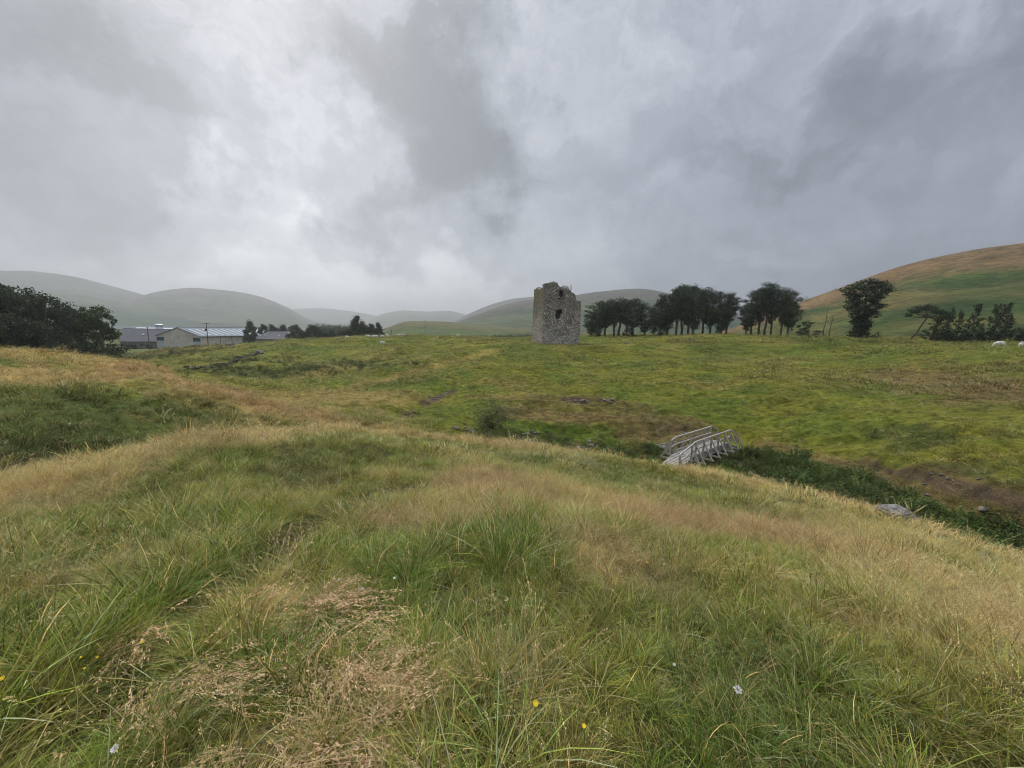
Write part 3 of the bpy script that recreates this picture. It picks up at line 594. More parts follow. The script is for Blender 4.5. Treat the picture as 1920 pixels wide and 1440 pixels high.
def scatter(name, label, cat, x, y, pick, rot, size, g, d, mul=None):
    z = H(x, y); me = bpy.data.meshes.new(name); n = len(x); me.vertices.add(n); me.vertices.foreach_set('co', np.stack([x, y, z], -1).astype(np.float32).ravel())
    for an, ty, v, key in (('pick', 'INT', pick.astype(np.int32), 'value'), ('rot', 'FLOAT_VECTOR', rot, 'vector'), ('size', 'FLOAT_VECTOR', size, 'vector')):
        a = me.attributes.new(an, ty, 'POINT'); a.data.foreach_set(key, (v if ty == 'INT' else v.astype(np.float32)).ravel())
    for an, v in (('gcol', g), ('dcol', d)):
        a = me.attributes.new(an, 'FLOAT_COLOR', 'POINT'); a.data.foreach_set('color', np.concatenate([v, np.ones((n, 1))], 1).astype(np.float32).ravel())
    o = obj(name, me); md = o.modifiers.new('scatter', 'NODES'); md.node_group = ng; return tag(o, label, cat, kind='stuff')
def polar(r0_, r1_, dens, a0=-74, a1=74):
    """random points, dens(r) per square metre"""
    n = 4000; lr_ = np.linspace(math.log(r0_), math.log(r1_), n); rr = np.exp(lr_); pdf = dens(rr) * rr * rr; cdf = np.cumsum(pdf); tot = cdf[-1] * (lr_[1] - lr_[0]) * math.radians(a1 - a0)
    m = int(tot); r = np.exp(np.interp(rng.uniform(0, cdf[-1], m), cdf, lr_)); a = np.radians(rng.uniform(a0, a1, m)); return np.sin(a) * r, np.cos(a) * r, r
WIND = np.array([.22, 0])                                              # everything leans a little towards +x
def dress(x, y, r, pick, W, sc_, tilt=.25, boost=1.0):
    n = len(x); rot = np.stack([rng.normal(0, tilt, n), rng.normal(.16, tilt, n), rng.uniform(0, 2 * math.pi, n)], -1)
    s = sc_ * np.exp(rng.normal(0, .2, n)); size = np.stack([s, s, s * rng.uniform(.8, 1.2, n)], -1)
    g = colour(x, y, W, skip=('dirt', 'lodged')) * np.exp(rng.normal(0, 1, (n, 1)) * (.24 + .14 * sm(30, 50, r))[:, None]) * (1 + rng.normal(0, .08, (n, 3)))
    gg = g * boost; q = np.clip(W['tan'] + W['red'], 0, 1)[:, None] * .35
    gg = gg * (1 - q) + np.array([.20, .20, .06]) * q * boost
    red = np.clip(W['red'] + .35 * W['brown'], 0, 1)[:, None]
    d = np.array([.60, .47, .22]) * (1 - red) + np.array([.48, .30, .16]) * red; d = d * np.exp(rng.normal(0, .15, (n, 1)))
    return rot, size, np.clip(gg, .01, .9), np.clip(d, .02, .9)
def choose(opts, p):
    """per point pick from opts with probabilities p (n,k)"""
    p = p / p.sum(1, keepdims=True); c = p.cumsum(1); u = rng.uniform(0, 1, (len(p), 1)); return np.array(opts)[np.minimum((u > c).sum(1), len(opts) - 1)]
GB = 1.45                                                                # living blades are brighter than the turf seen from above
# near sward
x, y, r = polar(.35, 15, lambda r: 190 * np.minimum(1, (2.6 / r)) ** 1.35); W = weights(x, y)
keep = rng.uniform(0, 1, len(x)) > np.clip(W['dirt'], 0, 1) * .8; x, y, r = x[keep], y[keep], r[keep]; W = {k: v[keep] for k, v in W.items()}
f = fbm(x * .9, y * .9, 201, 3); l = np.clip(W['lush'] + W['dark'], 0, 1); t_ = np.clip(W['tan'] + W['red'], 0, 1); o1 = np.ones(len(x))
pk = choose([0, 1, 2, 3, 4, 5, 22], np.stack([o1 * 1.1, .6 + l, .6 * o1, .12 + .35 * l, .25 + .5 * t_, .15 + .6 * t_, (.02 + .12 * l * sm(.0, .4, f))], -1))
hs = (.58 + .5 * sm(-.3, .5, f)) * (1 - .5 * np.clip(W['dirt'] * 1.3 + .3 * W['pale'], 0, 1))
rot, size, g, d = dress(x, y, r, pk, W, .82 * hs * (1 + .05 * np.clip(r - 3, 0, 10)), .3, GB)
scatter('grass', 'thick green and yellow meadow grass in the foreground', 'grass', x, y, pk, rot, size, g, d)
# seed heads near
x, y, r = polar(.7, 17, lambda r: 50 * np.minimum(1, 4 / r) ** 1.0); W = weights(x, y)
f = fbm(x * .8 + 9, y * .8, 211, 3); amt = np.clip(.10 + .26 * sm(0, .5, f) + 1.2 * W['tan'] + 1.4 * W['red'] - .5 * W['lush'] - .9 * W['dirt'] - .3 * W['dark'], 0.02, 1)
keep = rng.uniform(0, 1, len(x)) < amt; x, y, r = x[keep], y[keep], r[keep]; W = {k: v[keep] for k, v in W.items()}; o1 = np.ones(len(x))
pk = choose([6, 7, 8, 9, 10, 21], np.stack([.6 + W['tan'] + 1.2 * W['red'], .35 * o1, .8 + W['tan'] + W['red'], .12 + .45 * W['red'], .12 + .45 * W['red'], .08 * o1], -1))
rot, size, g, d = dress(x, y, r, pk, W, .72 * o1, .18, GB); rot[:, 1] += .12
scatter('seeding_grass', 'straw and reddish seed heads standing above the foreground grass', 'grass', x, y, pk, rot, size, g, d)
# lodged straw
x, y, r = polar(.9, 12, lambda r: 60 * np.minimum(1, 4 / r)); W = weights(x, y); keep = rng.uniform(0, 1, len(x)) < np.clip(W['lodged'] * 1.0, 0, 1)
x, y, r = x[keep], y[keep], r[keep]; W = {k: v[keep] for k, v in W.items()}; n = len(x); pk = rng.choice([11, 12], n); rot, size, g, d = dress(x, y, r, pk, W, np.full(n, .8), .22)
rot[:, 2] = rng.normal(-1.0, .8, n) + .8 * fbm(x * 1.2, y * 1.2, 8, 2); d = np.clip(np.array([.62, .43, .24]) * np.exp(rng.normal(0, .16, (n, 1))), 0, .9)
scatter('dry_grass', 'pale dry grass combed over in the lower left foreground', 'grass', x, y, pk, rot, size, g, d)
# middle distance
x, y, r = polar(13, 50, lambda r: 15 * np.minimum(1, 14 / r) ** .8, -70, 70); W = weights(x, y)
keep = rng.uniform(0, 1, len(x)) > np.clip(W['dirt'], 0, 1) * .75; keep &= dist_line(x, y, np.array([BR_A - BR_U * 1.0, BR_A + BR_U * 9.4])) > .95
x, y, r = x[keep], y[keep], r[keep]; W = {k: v[keep] for k, v in W.items()}; o1 = np.ones(len(x))
over = np.zeros(len(x)); zb = H(x, y)
t_ = np.clip(W['tan'] + W['red'], 0, 1); pk = choose([13, 14, 5, 1], np.stack([o1, .5 + t_, .4 + t_, .4 * o1], -1))
graze = sm(26, 32, r)
tus = sm(-.35, .5, fbm(x * .45, y * .45, 231, 3)); s_ = (.75 + .15 * t_ - .28 * graze + .7 * tus) * np.where(pk < 13, 1.25, 1.0)
s_ = s_ * (1 - .42 * np.clip(W['lush'], 0, 1) * (np.arctan2(x, y) > -.12) * (r < 26))
rot, size, g, d = dress(x, y, r, pk, W, s_, .28, GB)
scatter('grass', 'tussocky grass on the banks and mounds in the middle distance', 'grass', x, y, pk, rot, size, g, d)
x, y, r = polar(14, 48, lambda r: 5 * np.minimum(1, 14 / r) ** .6, -70, 70); W = weights(x, y)
keep = rng.uniform(0, 1, len(x)) < np.clip(.9 * W['tan'] + 1.1 * W['red'] + .07 * (1 - np.clip(W['lush'] * 1.4, 0, 1)) + .06 * W['brown'], 0, 1) * (1 - .6 * sm(28, 36, r)) * (dist_line(x, y, np.array([BR_A - BR_U * 1.4, BR_A + BR_U * 9.4])) > 1.1); x, y, r = x[keep], y[keep], r[keep]; W = {k: v[keep] for k, v in W.items()}; o1 = np.ones(len(x))
pk = choose([19, 20], np.stack([.6 + W['tan'] + W['red'], .2 + W['red'] * .5], -1)); rot, size, g, d = dress(x, y, r, pk, W, .6 + .35 * sm(13, 20, r), .16, GB); rot[:, 1] += .15
scatter('seeding_grass', 'straw coloured seed heads along the bank edge and mound tops', 'grass', x, y, pk, rot, size, g, d)
# far field
x, y, r = polar(46, 175, lambda r: 3.4 * np.minimum(1, 60 / r) ** 1.3, -66, 66); W = weights(x, y)
keep = (rng.uniform(0, 1, len(x)) > np.clip(W['dirt'], 0, 1) * .7) & ~((np.hypot(x - TW[0], y - TW[1]) < 4.6)); x, y, r = x[keep], y[keep], r[keep]; W = {k: v[keep] for k, v in W.items()}; o1 = np.ones(len(x))
pk = choose([15, 16], np.stack([o1, .5 + W['tan']], -1)); rot, size, g, d = dress(x, y, r, pk, W, (.40 + .75 * sm(-.25, .45, fbm(x * .3, y * .42, 241, 3)) + .4 * sm(60, 150, r)) * (1 + .3 * np.clip(W['dark'], 0, 1)), .25, GB)
scatter('grass', 'grazed pasture grass on the slope below and around the tower', 'grass', x, y, pk, rot, size, g, d)
# tall green growth in the burn
GUL = polyline([(900, 818), (1000, 830), (1130, 846), (1230, 860), (1340, 872), (1440, 887), (1560, 915), (1680, 945), (1800, 978), (1930, 1010)])
x, y, r = polar(18, 38, lambda r: 9.0 + 0 * r, -5, 70); W = weights(x, y); keep = (rng.uniform(0, 1, len(x)) < np.clip(W['dark'] * 1.3, 0, 1)) & (W['dirt'] < .3) & (dist_line(x, y, GUL) < 2.7) & (W['brown'] < .45) & (H(x, y) < -8.05)
inb = (dist_line(x, y, np.array([BR_A, BR_A + BR_U * 8.6])) > 1.0); keep &= inb
x, y, r = x[keep], y[keep], r[keep]; W = {k: v[keep] for k, v in W.items()}; n = len(x); pk = rng.choice([17, 18], n); rot, size, g, d = dress(x, y, r, pk, W, rng.uniform(.4, .85, n) * np.where(x < 10.3, .38, 1.0), .15, 1.9)
g = np.array([.10, .135, .038]) * np.exp(rng.normal(0, .3, (n, 1))) * (1 + rng.normal(0, .08, (n, 3)))
scatter('nettles', 'dark green nettles and rushes filling the burn beside the footbridge', 'nettles', x, y, pk, rot, size, g, d)
x, y, r = polar(55, 170, lambda r: .8 + 0 * r, -60, -10); W = weights(x, y); keep = (rng.uniform(0, 1, len(x)) < np.clip(W['dark'] * 1.1, 0, 1))
x, y, r = x[keep], y[keep], r[keep]; W = {k: v[keep] for k, v in W.items()}; n = len(x); pk = rng.choice([17, 18], n); rot, size, g, d = dress(x, y, r, pk, W, rng.uniform(.3, .75, n), .15, 1.3)
g = np.array([.095, .115, .035]) * np.exp(rng.normal(0, .3, (n, 1)))
scatter('rushes', 'dark clumps of rushes in the hollow between the mound and the farm', 'rushes', x, y, pk, rot, size, g, d)

# ------------------------------------------------------------------ trees and bushes
def leafmat(name, transl=.12):
    m = MT(name); a = m.n('ShaderNodeAttribute', attribute_name='col'); return m.done(a.outputs['Color'], .6, spec=.25, transl=transl)
M_NEEDLE = leafmat('pine_needles'); M_LEAF = leafmat('tree_leaves', .25)
def barkmat(name, c1, c2, sc=4):
    m = MT(name); p = m.pos((1, 1, .25)); f = m.noise(sc, 6, .7, p).outputs['Fac']; return m.done(m.ramp(f, [(.3, c1), (.7, c2)]), .9, m.bump(f, .8, .05), spec=.1)
M_PBARK = barkmat('pine_bark', (.085, .06, .05), (.19, .13, .10)); M_BARK = barkmat('bark', (.07, .065, .055), (.16, .145, .12)); M_PALEBARK = barkmat('pale_bark', (.24, .22, .19), (.46, .43, .39), 9)
def leaves(pads, n_per, size, c_lo, c_hi, asp=.5, seed=0, flat=.6):
    """pads: list of (centre, radii). Leaf clusters spread through each pad, most of them near its outside."""
    rg = np.random.default_rng(seed); Vs = []; Cs = []
    for (c, rad) in pads:
        k = max(6, int(n_per * (rad[0] * rad[1] * rad[2]) ** (2 / 3.) )) ; u = rg.normal(0, 1, (k, 3)); u /= np.linalg.norm(u, axis=1, keepdims=True)
        rr = rg.uniform(.25, 1.0, (k, 1)) ** .45; rr *= 1 + .24 * rg.normal(0, 1, (k, 1)); low = u[:, 2:3] < -.1; rr = np.where(low, rr * .75, rr)
        P = np.array(c) + u * rr * np.array(rad)
        nrm = u * [1, 1, 1] + rg.normal(0, .7, (k, 3)); nrm /= np.linalg.norm(nrm, axis=1, keepdims=True)
        t1 = np.cross(nrm, rg.normal(0, 1, (k, 3))); t1 /= np.linalg.norm(t1, axis=1, keepdims=True); t2 = np.cross(nrm, t1)
        s = size * rg.uniform(.5, 1.25, (k, 1)); a = t1 * s * .5; b = t2 * s * .5 * asp
        Vs.append(np.stack([P - a, P - b + a * rg.uniform(-.3, .3, (k, 1)), P + a, P + b], 1).reshape(-1, 3))
        mixv = rg.uniform(0, 1, (k, 1)) ** 1.3; pv = rg.uniform(.75, 1.25); Cs.append(np.repeat((np.array(c_lo) * (1 - mixv) + np.array(c_hi) * mixv) * pv, 4, 0))
    V = np.concatenate(Vs); Q = np.arange(len(V)).reshape(-1, 4); return V, Q, np.concatenate(Cs)
def limb(mb, p0, p1, r0_, r1_, rg, sag=.12, n=5, sides=5, wob=.022):
    p0 = np.array(p0, float); p1 = np.array(p1, float); ln = np.linalg.norm(p1 - p0); pts = []
    for i in range(n + 1):
        t = i / n; q = p0 * (1 - t) + p1 * t; q = q + rg.normal(0, wob, 3) * ln * (0 < i < n); q[2] -= sag * ln * math.sin(t * math.pi) * .5; pts.append(q)
    mb.tube(pts, [r0_ + (r1_ - r0_) * i / n for i in range(n + 1)], sides); return pts
PINE_LO, PINE_HI = (.012, .021, .010), (.075, .10, .042)
def pine_meshes(name, seed, h, wid, cb, prof, npad=24, lean=(0, 0), trunks=1, pad=(.15, .06), leaf=.5, tr=.026, low=0, lo=PINE_LO, hi=PINE_HI, dens=78):
    """h height, wid half width of crown, cb height fraction where the crown starts, prof(t) crown half width profile"""
    rg = np.random.default_rng(seed); mb = MB(); top = np.array([lean[0] * h, lean[1] * h, h * .93]); n = 8
    def tp(t): return np.array([lean[0] * h * t ** 1.6, lean[1] * h * t ** 1.6, h * t])
    wob = rg.normal(0, .007 * h, (n + 1, 2)); wob[0] = 0
    pts = [tp(.93 * i / n) + [wob[i, 0], wob[i, 1], 0] for i in range(n + 1)]; pts[0][2] = -.4
    mb.tube(pts, [h * tr * (1 - .72 * (i / n)) for i in range(n + 1)], 8)
    pads = []
    for i in range(npad):
        t = cb + (.93 - cb) * ((i + rg.uniform(0, 1)) / npad); w_ = prof((t - cb) / (.93 - cb)) * wid; a = i * 2.4 + rg.normal(0, .4)
        rho = w_ * rg.uniform(.35, .9) ; c = tp(t); c = c + [math.cos(a) * rho, math.sin(a) * rho, 0]
        R = h * pad[0] * rg.uniform(.6, 1.2) * (.5 + .5 * min(1, w_ / wid)); pr = (R, R * rg.uniform(.75, 1.1), h * pad[1] * rg.uniform(.7, 1.4)); pads.append((c, pr))
        if i % 3 == 0:                                         # satellite clumps break up the outline
            for _ in range(2): pads.append((c + np.append(rg.uniform(-R, R, 2) * .8, rg.uniform(-1, .6) * pr[2]), tuple(q * .6 for q in pr)))
        t0 = max(cb * .75, t - rg.uniform(.10, .22)); s0 = tp(t0); k = int(round(t0 / .93 * n)); s0 = np.array(pts[min(k, n)])
        limb(mb, s0, c - [0, 0, pr[2] * .3], h * tr * .36, h * tr * .08, rg, .1)
    for i in range(low):                                        # dead snags below the crown
        t = rg.uniform(min(.12, cb * .8), cb); a = rg.uniform(0, 6.28); s0 = tp(t); limb(mb, s0, s0 + np.array([math.cos(a), math.sin(a), rg.uniform(-.1, .4)]) * h * rg.uniform(.06, .14), h * tr * .2, .02, rg)
    return mb.mesh(name + '_trunk', M_PBARK, True), npmesh(name + '_crown', *(lambda q: (q[0], q[1], M_NEEDLE, q[2]))(leaves(pads, dens, leaf, lo, hi, .45, seed)))
def broad_meshes(name, seed, h, wid, cb, npad=26, lo=(.016, .026, .010), hi=(.055, .078, .026), leaf=.42, dens=120, padr=.17, bark=None, prof=lambda t: math.sin(min(1, t * .8 + .22) * math.pi) ** .6, tr=.022, nl=5, deep=1.0):
    rg = np.random.default_rng(seed); mb = MB(); n = 4; hub = []
    mb.tube([(0, 0, -.4), (.01 * h, 0, h * .12), (.0, .01 * h, h * max(.22, cb))], [h * tr * 1.25, h * tr, h * tr * .8], 8)
    for k in range(nl):
        a = k / nl * 6.283 + rg.uniform(0, .8); e = np.array([math.cos(a) * wid * .5, math.sin(a) * wid * .5 * deep, h * rg.uniform(.55, .85)]); limb(mb, (0, 0, h * max(.18, cb * .9)), e, h * tr * .6, h * tr * .2, rg, .15); hub.append(e)
    pads = []
    for i in range(npad):
        t = cb + (1 - cb) * (i + rg.uniform(.2, 1)) / npad; a = i * 2.4 + rg.normal(0, .5); rho = wid * prof((t - cb) / (1 - cb)) * rg.uniform(.3, .92)
        c = np.array([math.cos(a) * rho, math.sin(a) * rho * deep, h * t]); R = h * padr * rg.uniform(.65, 1.2); pads.append((c, (R, R, R * rg.uniform(.5, .85))))
        for _ in range(2): pads.append((c + rg.uniform(-1, 1, 3) * R * .8, (R * .55, R * .55, R * .4)))
        e = min(hub, key=lambda q: np.linalg.norm(q - c)); limb(mb, e, c, h * tr * .2, .02, rg, .1, 3, 4)
    return mb.mesh(name + '_trunk', bark or M_BARK, True), npmesh(name + '_crown', *(lambda q: (q[0], q[1], M_LEAF, q[2]))(leaves(pads, dens, leaf, lo, hi, .6, seed)))
def at(px, r, py=640):
    a, _ = azel(px, py); return math.sin(a) * r, math.cos(a) * r
def ztop(px, py, r): return azel(px, py)[1] * r
def plant(name, meshes, px, r, label, cat, group, rz=0., top=None, h0=1., wmul=1., pyb=640, zb=None, names=('trunk', 'crown')):
    """stands a tree at bearing px and range r; top = the pixel height its tip reaches in the photo, h0 = height of the mesh"""
    x, y = at(px, r, pyb); z = Hf(x, y) if zb is None else zb
    h0 = max(v.co.z for v in meshes[1].vertices) - .1
    s = (ztop(px, top, r) - z) / h0 if top is not None else 1.0
    o = empty(name, (x, y, z - .05), label, cat, group, rz); o.scale = (s * wmul, s * wmul, s)
    for nm, me in zip(names, meshes): obj(nm, me, o)
    return o
umb = lambda t: (.42 + .72 * math.sin(min(1, t * 1.05) * math.pi * .72)) * (1 - .4 * max(0, t - .75) / .25)
PM = [pine_meshes('pine%d' % i, 300 + i, 16, w_, cb, umb, npd, (lx, ly), low=4, pad=pd) for i, (w_, cb, npd, lx, ly, pd) in enumerate([
    (3.4, .33, 30, .03, .02, (.135, .055)), (4.2, .24, 36, -.04, .0, (.14, .058)), (3.3, .42, 24, .05, -.03, (.14, .052)), (3.9, .16, 38, .0, .04, (.135, .055)), (4.2, .34, 30, .08, .0, (.14, .055))])]
clA = [(1104, 580, 118, 3), (1119, 563, 122, 1), (1134, 559, 119, 4), (1148, 560, 124, 0), (1161, 558, 120, 2), (1174, 560, 125, 0), (1188, 557, 121, 1), (1203, 573, 119, 3)]
clB = [(1222, 574, 120, 3), (1235, 556, 124, 1), (1249, 547, 119, 3), (1264, 533, 123, 0), (1277, 532, 119, 2), (1289, 532, 125, 1), (1302, 537, 120, 3), (1318, 537, 124, 0), (1333, 544, 119, 1), (1347, 545, 122, 3), (1360, 547, 120, 4)]
clC = [(1395, 566, 122, 3), (1403, 541, 126, 1), (1417, 535, 120, 0), (1432, 529, 124, 2), (1447, 536, 119, 4), (1462, 536, 125, 0), (1478, 545, 121, 1)]
ordw = ['leftmost', 'second from left', 'third from left', 'fourth from left', 'fifth from left', 'sixth from left', 'seventh from left', 'eighth from left', 'ninth from left', 'tenth from left', 'eleventh from left']
for cl_, where, wm in ((clA, 'the low clump just right of the tower', 1.0), (clB, 'the dense middle clump of pines', .92), (clC, 'the open right hand clump of pines', .84)):
    for i, (px, top, r, k) in enumerate(cl_):
        wd_ = 'rightmost' if i == len(cl_) - 1 else ordw[i]
        plant('pine_tree', PM[k], px + ((i * 53 + k * 17) % 9 - 4) * 1.1, r - 6 + (i * 37 % 11) * 1.5, 'dark Scots pine, %s in %s' % (wd_, where), 'tree', 'Scots pines in the clumps beyond the tower', rz=i * 1.7 + px, top=top, h0=15.7, wmul=wm * (1.2 if where.startswith('the low') else 1.0))
# lone pine, layered almost to the ground
def lone(t): return np.interp(t, [0, .07, .16, .3, .45, .6, .72, .84, .94, 1], [.62, .45, .22, .32, .55, .8, 1.0, .95, .62, .3])
plant('pine_tree', pine_meshes('lone_pine', 411, 16, 6.0, .03, lone, 84, (.0, 0), pad=(.125, .04), leaf=.5, dens=105), 1611, 104, 'large lone Scots pine with layered crown almost to the ground', 'tree', None, rz=.4, top=523, h0=15.6, wmul=1.02)
# leaning pine with a flat umbrella
rg = np.random.default_rng(5); mb = MB(); o = empty('pine_tree', (*at(1703, 98), Hf(*at(1703, 98)) - .1), 'small leaning pine with a flat windswept umbrella crown', 'tree', rz=math.radians(-50) + .1); o.scale = (.6, .6, .66)
limb(mb, (0, 0, -.3), (3.2, 0, 6.6), .30, .16, rg, .10, 7, 8, .006); pads = []
for i in range(26):
    q = i / 25; c = np.array([-1.0 + 8.2 * q + rg.normal(0, .3), rg.normal(0, 1.1), 7.5 + 1.3 * math.sin(min(1, q * 1.2) * 2.4) - 2.2 * q * q + rg.normal(0, .45)]); pads.append((c, (1.1, 1.0, .55))); limb(mb, (3.2, 0, 6.2), c - [0, 0, .2], .09, .03, rg, .1)
obj('trunk', mb.mesh('leaning_trunk', M_PBARK, True), o); q_ = leaves(pads, 150, .42, PINE_LO, PINE_HI, .45, 8); obj('crown', npmesh('leaning_crown', q_[0], q_[1], M_NEEDLE, q_[2]), o)
# windswept young conifers and scrub at the right edge
con = lambda t: .95 - .8 * t + .1 * math.sin(t * 14)
SP = [pine_meshes('spruce%d' % i, 500 + i, 8, 2.4, .05, con, 26, (.10 + .03 * i, .02), pad=(.12, .06), leaf=.36, lo=(.016, .03, .014), hi=(.055, .088, .035), dens=150) for i in range(3)]
for i, (px, top, r, k, wm, lb) in enumerate([(1744, 590, 99, 1, 1.1, 'bushy dark conifer growing behind the leaning pine'), (1771, 574, 101, 0, .55, 'narrow windswept conifer next right of the leaning pine'), (1791, 580, 99, 1, .45, 'thinnest small conifer in the row right of the leaning pine'),
        (1818, 567, 100, 2, .62, 'bushy windswept conifer in the middle of the right hand row'), (1836, 604, 98, 0, .6, 'lowest conifer in the gap of the right hand row'), (1862, 566, 100, 0, .58, 'tall windswept conifer, left one of the close right hand pair'), (1884, 565, 101, 2, .6, 'tall windswept conifer, right one of the close right hand pair')]):
    plant('conifer', SP[k], px, r, lb, 'tree', 'windswept conifers at the right', rz=.3 * i - .6, top=top, h0=7.9, wmul=wm * 1.4)
BU = [broad_meshes('bush%d' % i, 600 + i, 3, 2.0, .12, 12, leaf=.26, dens=240, padr=.22, nl=3, prof=lambda t: 1 - .45 * t) for i in range(2)]
BUR = [broad_meshes('bush%d' % (i + 5), 620 + i, 3, 1.7, .1, 10, leaf=.24, dens=240, padr=.22, nl=3, lo=(.03, .035, .02), hi=(.09, .095, .05), prof=lambda t: 1 - .45 * t) for i in range(1)]
for i, (px, top, r, me, wm, lb) in enumerate([(1506, 601, 112, BU[0], 1.0, 'low dark rounded thorn bush left of the two bare stems'), (1528, 618, 112, BUR[0], 1.5, 'grey leafless looking scrub beside the bare stems'), (1762, 619, 99, BU[1], 1.3, 'dark scrub at the foot of the conifers, left end'), (1800, 620, 98, BU[0], 1.5, 'dark scrub under the middle of the conifer row'),
        (1845, 618, 98, BU[1], 1.5, 'dark scrub between the two taller conifer groups'), (1893, 614, 99, BU[0], 1.5, 'dark scrub under the right hand pair of conifers'), (1925, 614, 98, BU[1], 1.6, 'dark scrub cut off by the right picture edge'),
        (1345, 612, 116, BU[0], 1.0, 'small bush among the trunks of the middle pine clump'), (1118, 612, 114, BU[1], 1.3, 'dark bush at the left foot of the low pine clump'), (1178, 612, 115, BU[0], 1.2, 'dark bush under the right of the low pine clump'), (1240, 610, 114, BU[1], 1.2, 'dark bush at the left foot of the middle pine clump')]):
    plant('bush', me, px, r, lb, 'bush', 'dark bushes below the trees', rz=i * 1.3, top=top, h0=2.8, wmul=wm, names=('stems', 'foliage'))
for px, top, lb, sd_ in ((1541, 574, 'taller bare dead tree stem left of the lone pine', 3), (1552, 590, 'thin bare dead stem close right of the taller one', 4)):
    rg = np.random.default_rng(sd_); x, y = at(px, 112); z = Hf(x, y); h = ztop(px, top, 112) - z; o = empty('dead_tree', (x, y, z), lb, 'dead tree', 'bare dead stems'); mb = MB()
    limb(mb, (0, 0, -.2), (.5, .1, h), .13, .03, rg, .0, 6, 6, .006)
    for i in range(16):
        t = rg.uniform(.25, .98); a = rg.uniform(0, 6.28); s0 = np.array([.5 * t, .1 * t, h * t]); limb(mb, s0, s0 + np.array([math.cos(a), math.sin(a), .5]) * rg.uniform(.4, 1.1) * (1.2 - t), .03, .012, rg, .0, 3, 4)
    obj('trunk', mb.mesh('dead_trunk', M_BARK), o)
# left hand wood
BM = [broad_meshes('oak%d' % i, 700 + i, 16, w_, .10, 34, dens=75, leaf=.55, padr=.14, prof=lambda t: .75 + .5 * math.sin(t * 2.6) - .5 * max(0, t - .8)) for i, w_ in enumerate((5.5, 6.2, 4.8))]
wood = [(-70, 512, 118, 1), (-30, 522, 112, 0), (8, 531, 116, 1), (38, 534, 124, 2), (66, 545, 113, 0), (96, 553, 121, 1), (124, 566, 115, 2), (150, 578, 124, 0),
        (-10, 575, 100, 2), (30, 588, 101, 1), (72, 600, 103, 0), (112, 612, 106, 2), (140, 624, 110, 1)]
wl = ['tallest dark tree of the left wood, cut by the picture edge', 'second tall dark tree from the left picture edge', 'tall dark tree behind the left end of the front row', 'high crowned dark tree where the wood starts to step down', 'dark tree on the left part of the falling tree line', 'dark tree in the middle of the falling tree line', 'feathery topped dark tree left of the light green sycamore',
      'dark tree directly left of the light green sycamore', 'leftmost low tree in the front row of the wood', 'second low tree in the front row of the wood', 'third low tree in the front row of the wood', 'fourth low tree in the front row of the wood', 'low dark tree at the right end of the front row']
for (px, top, r, k), lb in zip(wood, wl): plant('broadleaf_tree', BM[k], px, r, lb, 'tree', 'dark broadleaf trees of the left wood', rz=px, top=top, h0=16.2, wmul=(.85 if px < 100 else .7) if px > 0 else 1, pyb=655)
SY = broad_meshes('sycamore', 733, 15, 6.6, .52, 26, lo=(.03, .05, .012), hi=(.085, .125, .03), dens=75, leaf=.55, padr=.12, prof=lambda t: 1.0 - .6 * t * t, tr=.03, nl=7)
plant('broadleaf_tree', SY, 192, 112, 'lighter green sycamore with open lower branches at the wood end', 'tree', None, rz=.5, top=570, h0=15.2, wmul=.8, pyb=655)
for i, (px, top, r) in enumerate([(160, 634, 104), (190, 638, 106), (216, 643, 118)]):
    plant('bush', BU[i % 2], px, r, ['dark thicket under the left of the sycamore', 'dark thicket under the right of the sycamore', 'dark thicket in front of the stone barn gable'][i], 'bush', 'thickets at the wood end', rz=i, top=top, h0=2.8, wmul=1.2, pyb=655, names=('stems', 'foliage')) if 1 else 0
# trees and shrubs round the farm
FT = [broad_meshes('round%d' % i, 760 + i, 9, 4.2, .15, 18, dens=110, leaf=.5, padr=.19, lo=(.02, .034, .012), hi=(.07, .095, .035)) for i in range(3)]
farm = [(470, 598, 205, 0, .62, 'dark round tree above the far end of the big shed roof'), (495, 606, 230, 1, .6, 'small dark tree right of the round one behind the shed'), (513, 606, 240, 2, .8, 'first small tree in the row behind the farm'), (533, 606, 240, 0, .8, 'second small tree in the row behind the farm'),
  (555, 607, 235, 1, .9, 'third rounded tree in the row behind the farm'), (548, 620, 170, 2, 1.3, 'low leafy shrub at the end of the farm roofs'), (568, 617, 172, 0, 1.1, 'low rounded shrub next to the farm roofs'), (586, 607, 172, 1, .85, 'dark upright tree in the hedge line'), (604, 616, 170, 2, 1.2, 'grey green shrub in the middle of the hedge line'),
  (622, 617, 172, 0, 1.2, 'low shrub left of the tall pale tree'), (645, 617, 170, 1, 1.2, 'low shrub just left of the tall tree'), (668, 588, 168, 2, .62, 'tall loose topped tree in the mid field row'), (681, 599, 170, 0, .6, 'tree leaning on the tall loose topped one'), (697, 605, 172, 1, .6, 'rounded tree left of the field gap'), (711, 602, 168, 2, .6, 'rightmost dark tree of the mid field row')]
for i, (px, top, r, k, wm, lb) in enumerate(farm): plant('broadleaf_tree' if wm < 1.05 else 'bush', FT[k], px, r, lb, 'tree' if wm < 1.05 else 'bush', 'trees and shrubs round the farm', rz=i * 1.1, top=top, h0=9.2, wmul=wm, names=('trunk', 'crown') if wm < 1.05 else ('stems', 'foliage'))
x, y = hit(297, 692, 30); plant('bush', BU[0], 297, math.hypot(x, y), 'small dark round bush alone behind the left mound', 'bush', None, rz=1, top=682, h0=2.8, wmul=.8, pyb=692, names=('stems', 'foliage'))
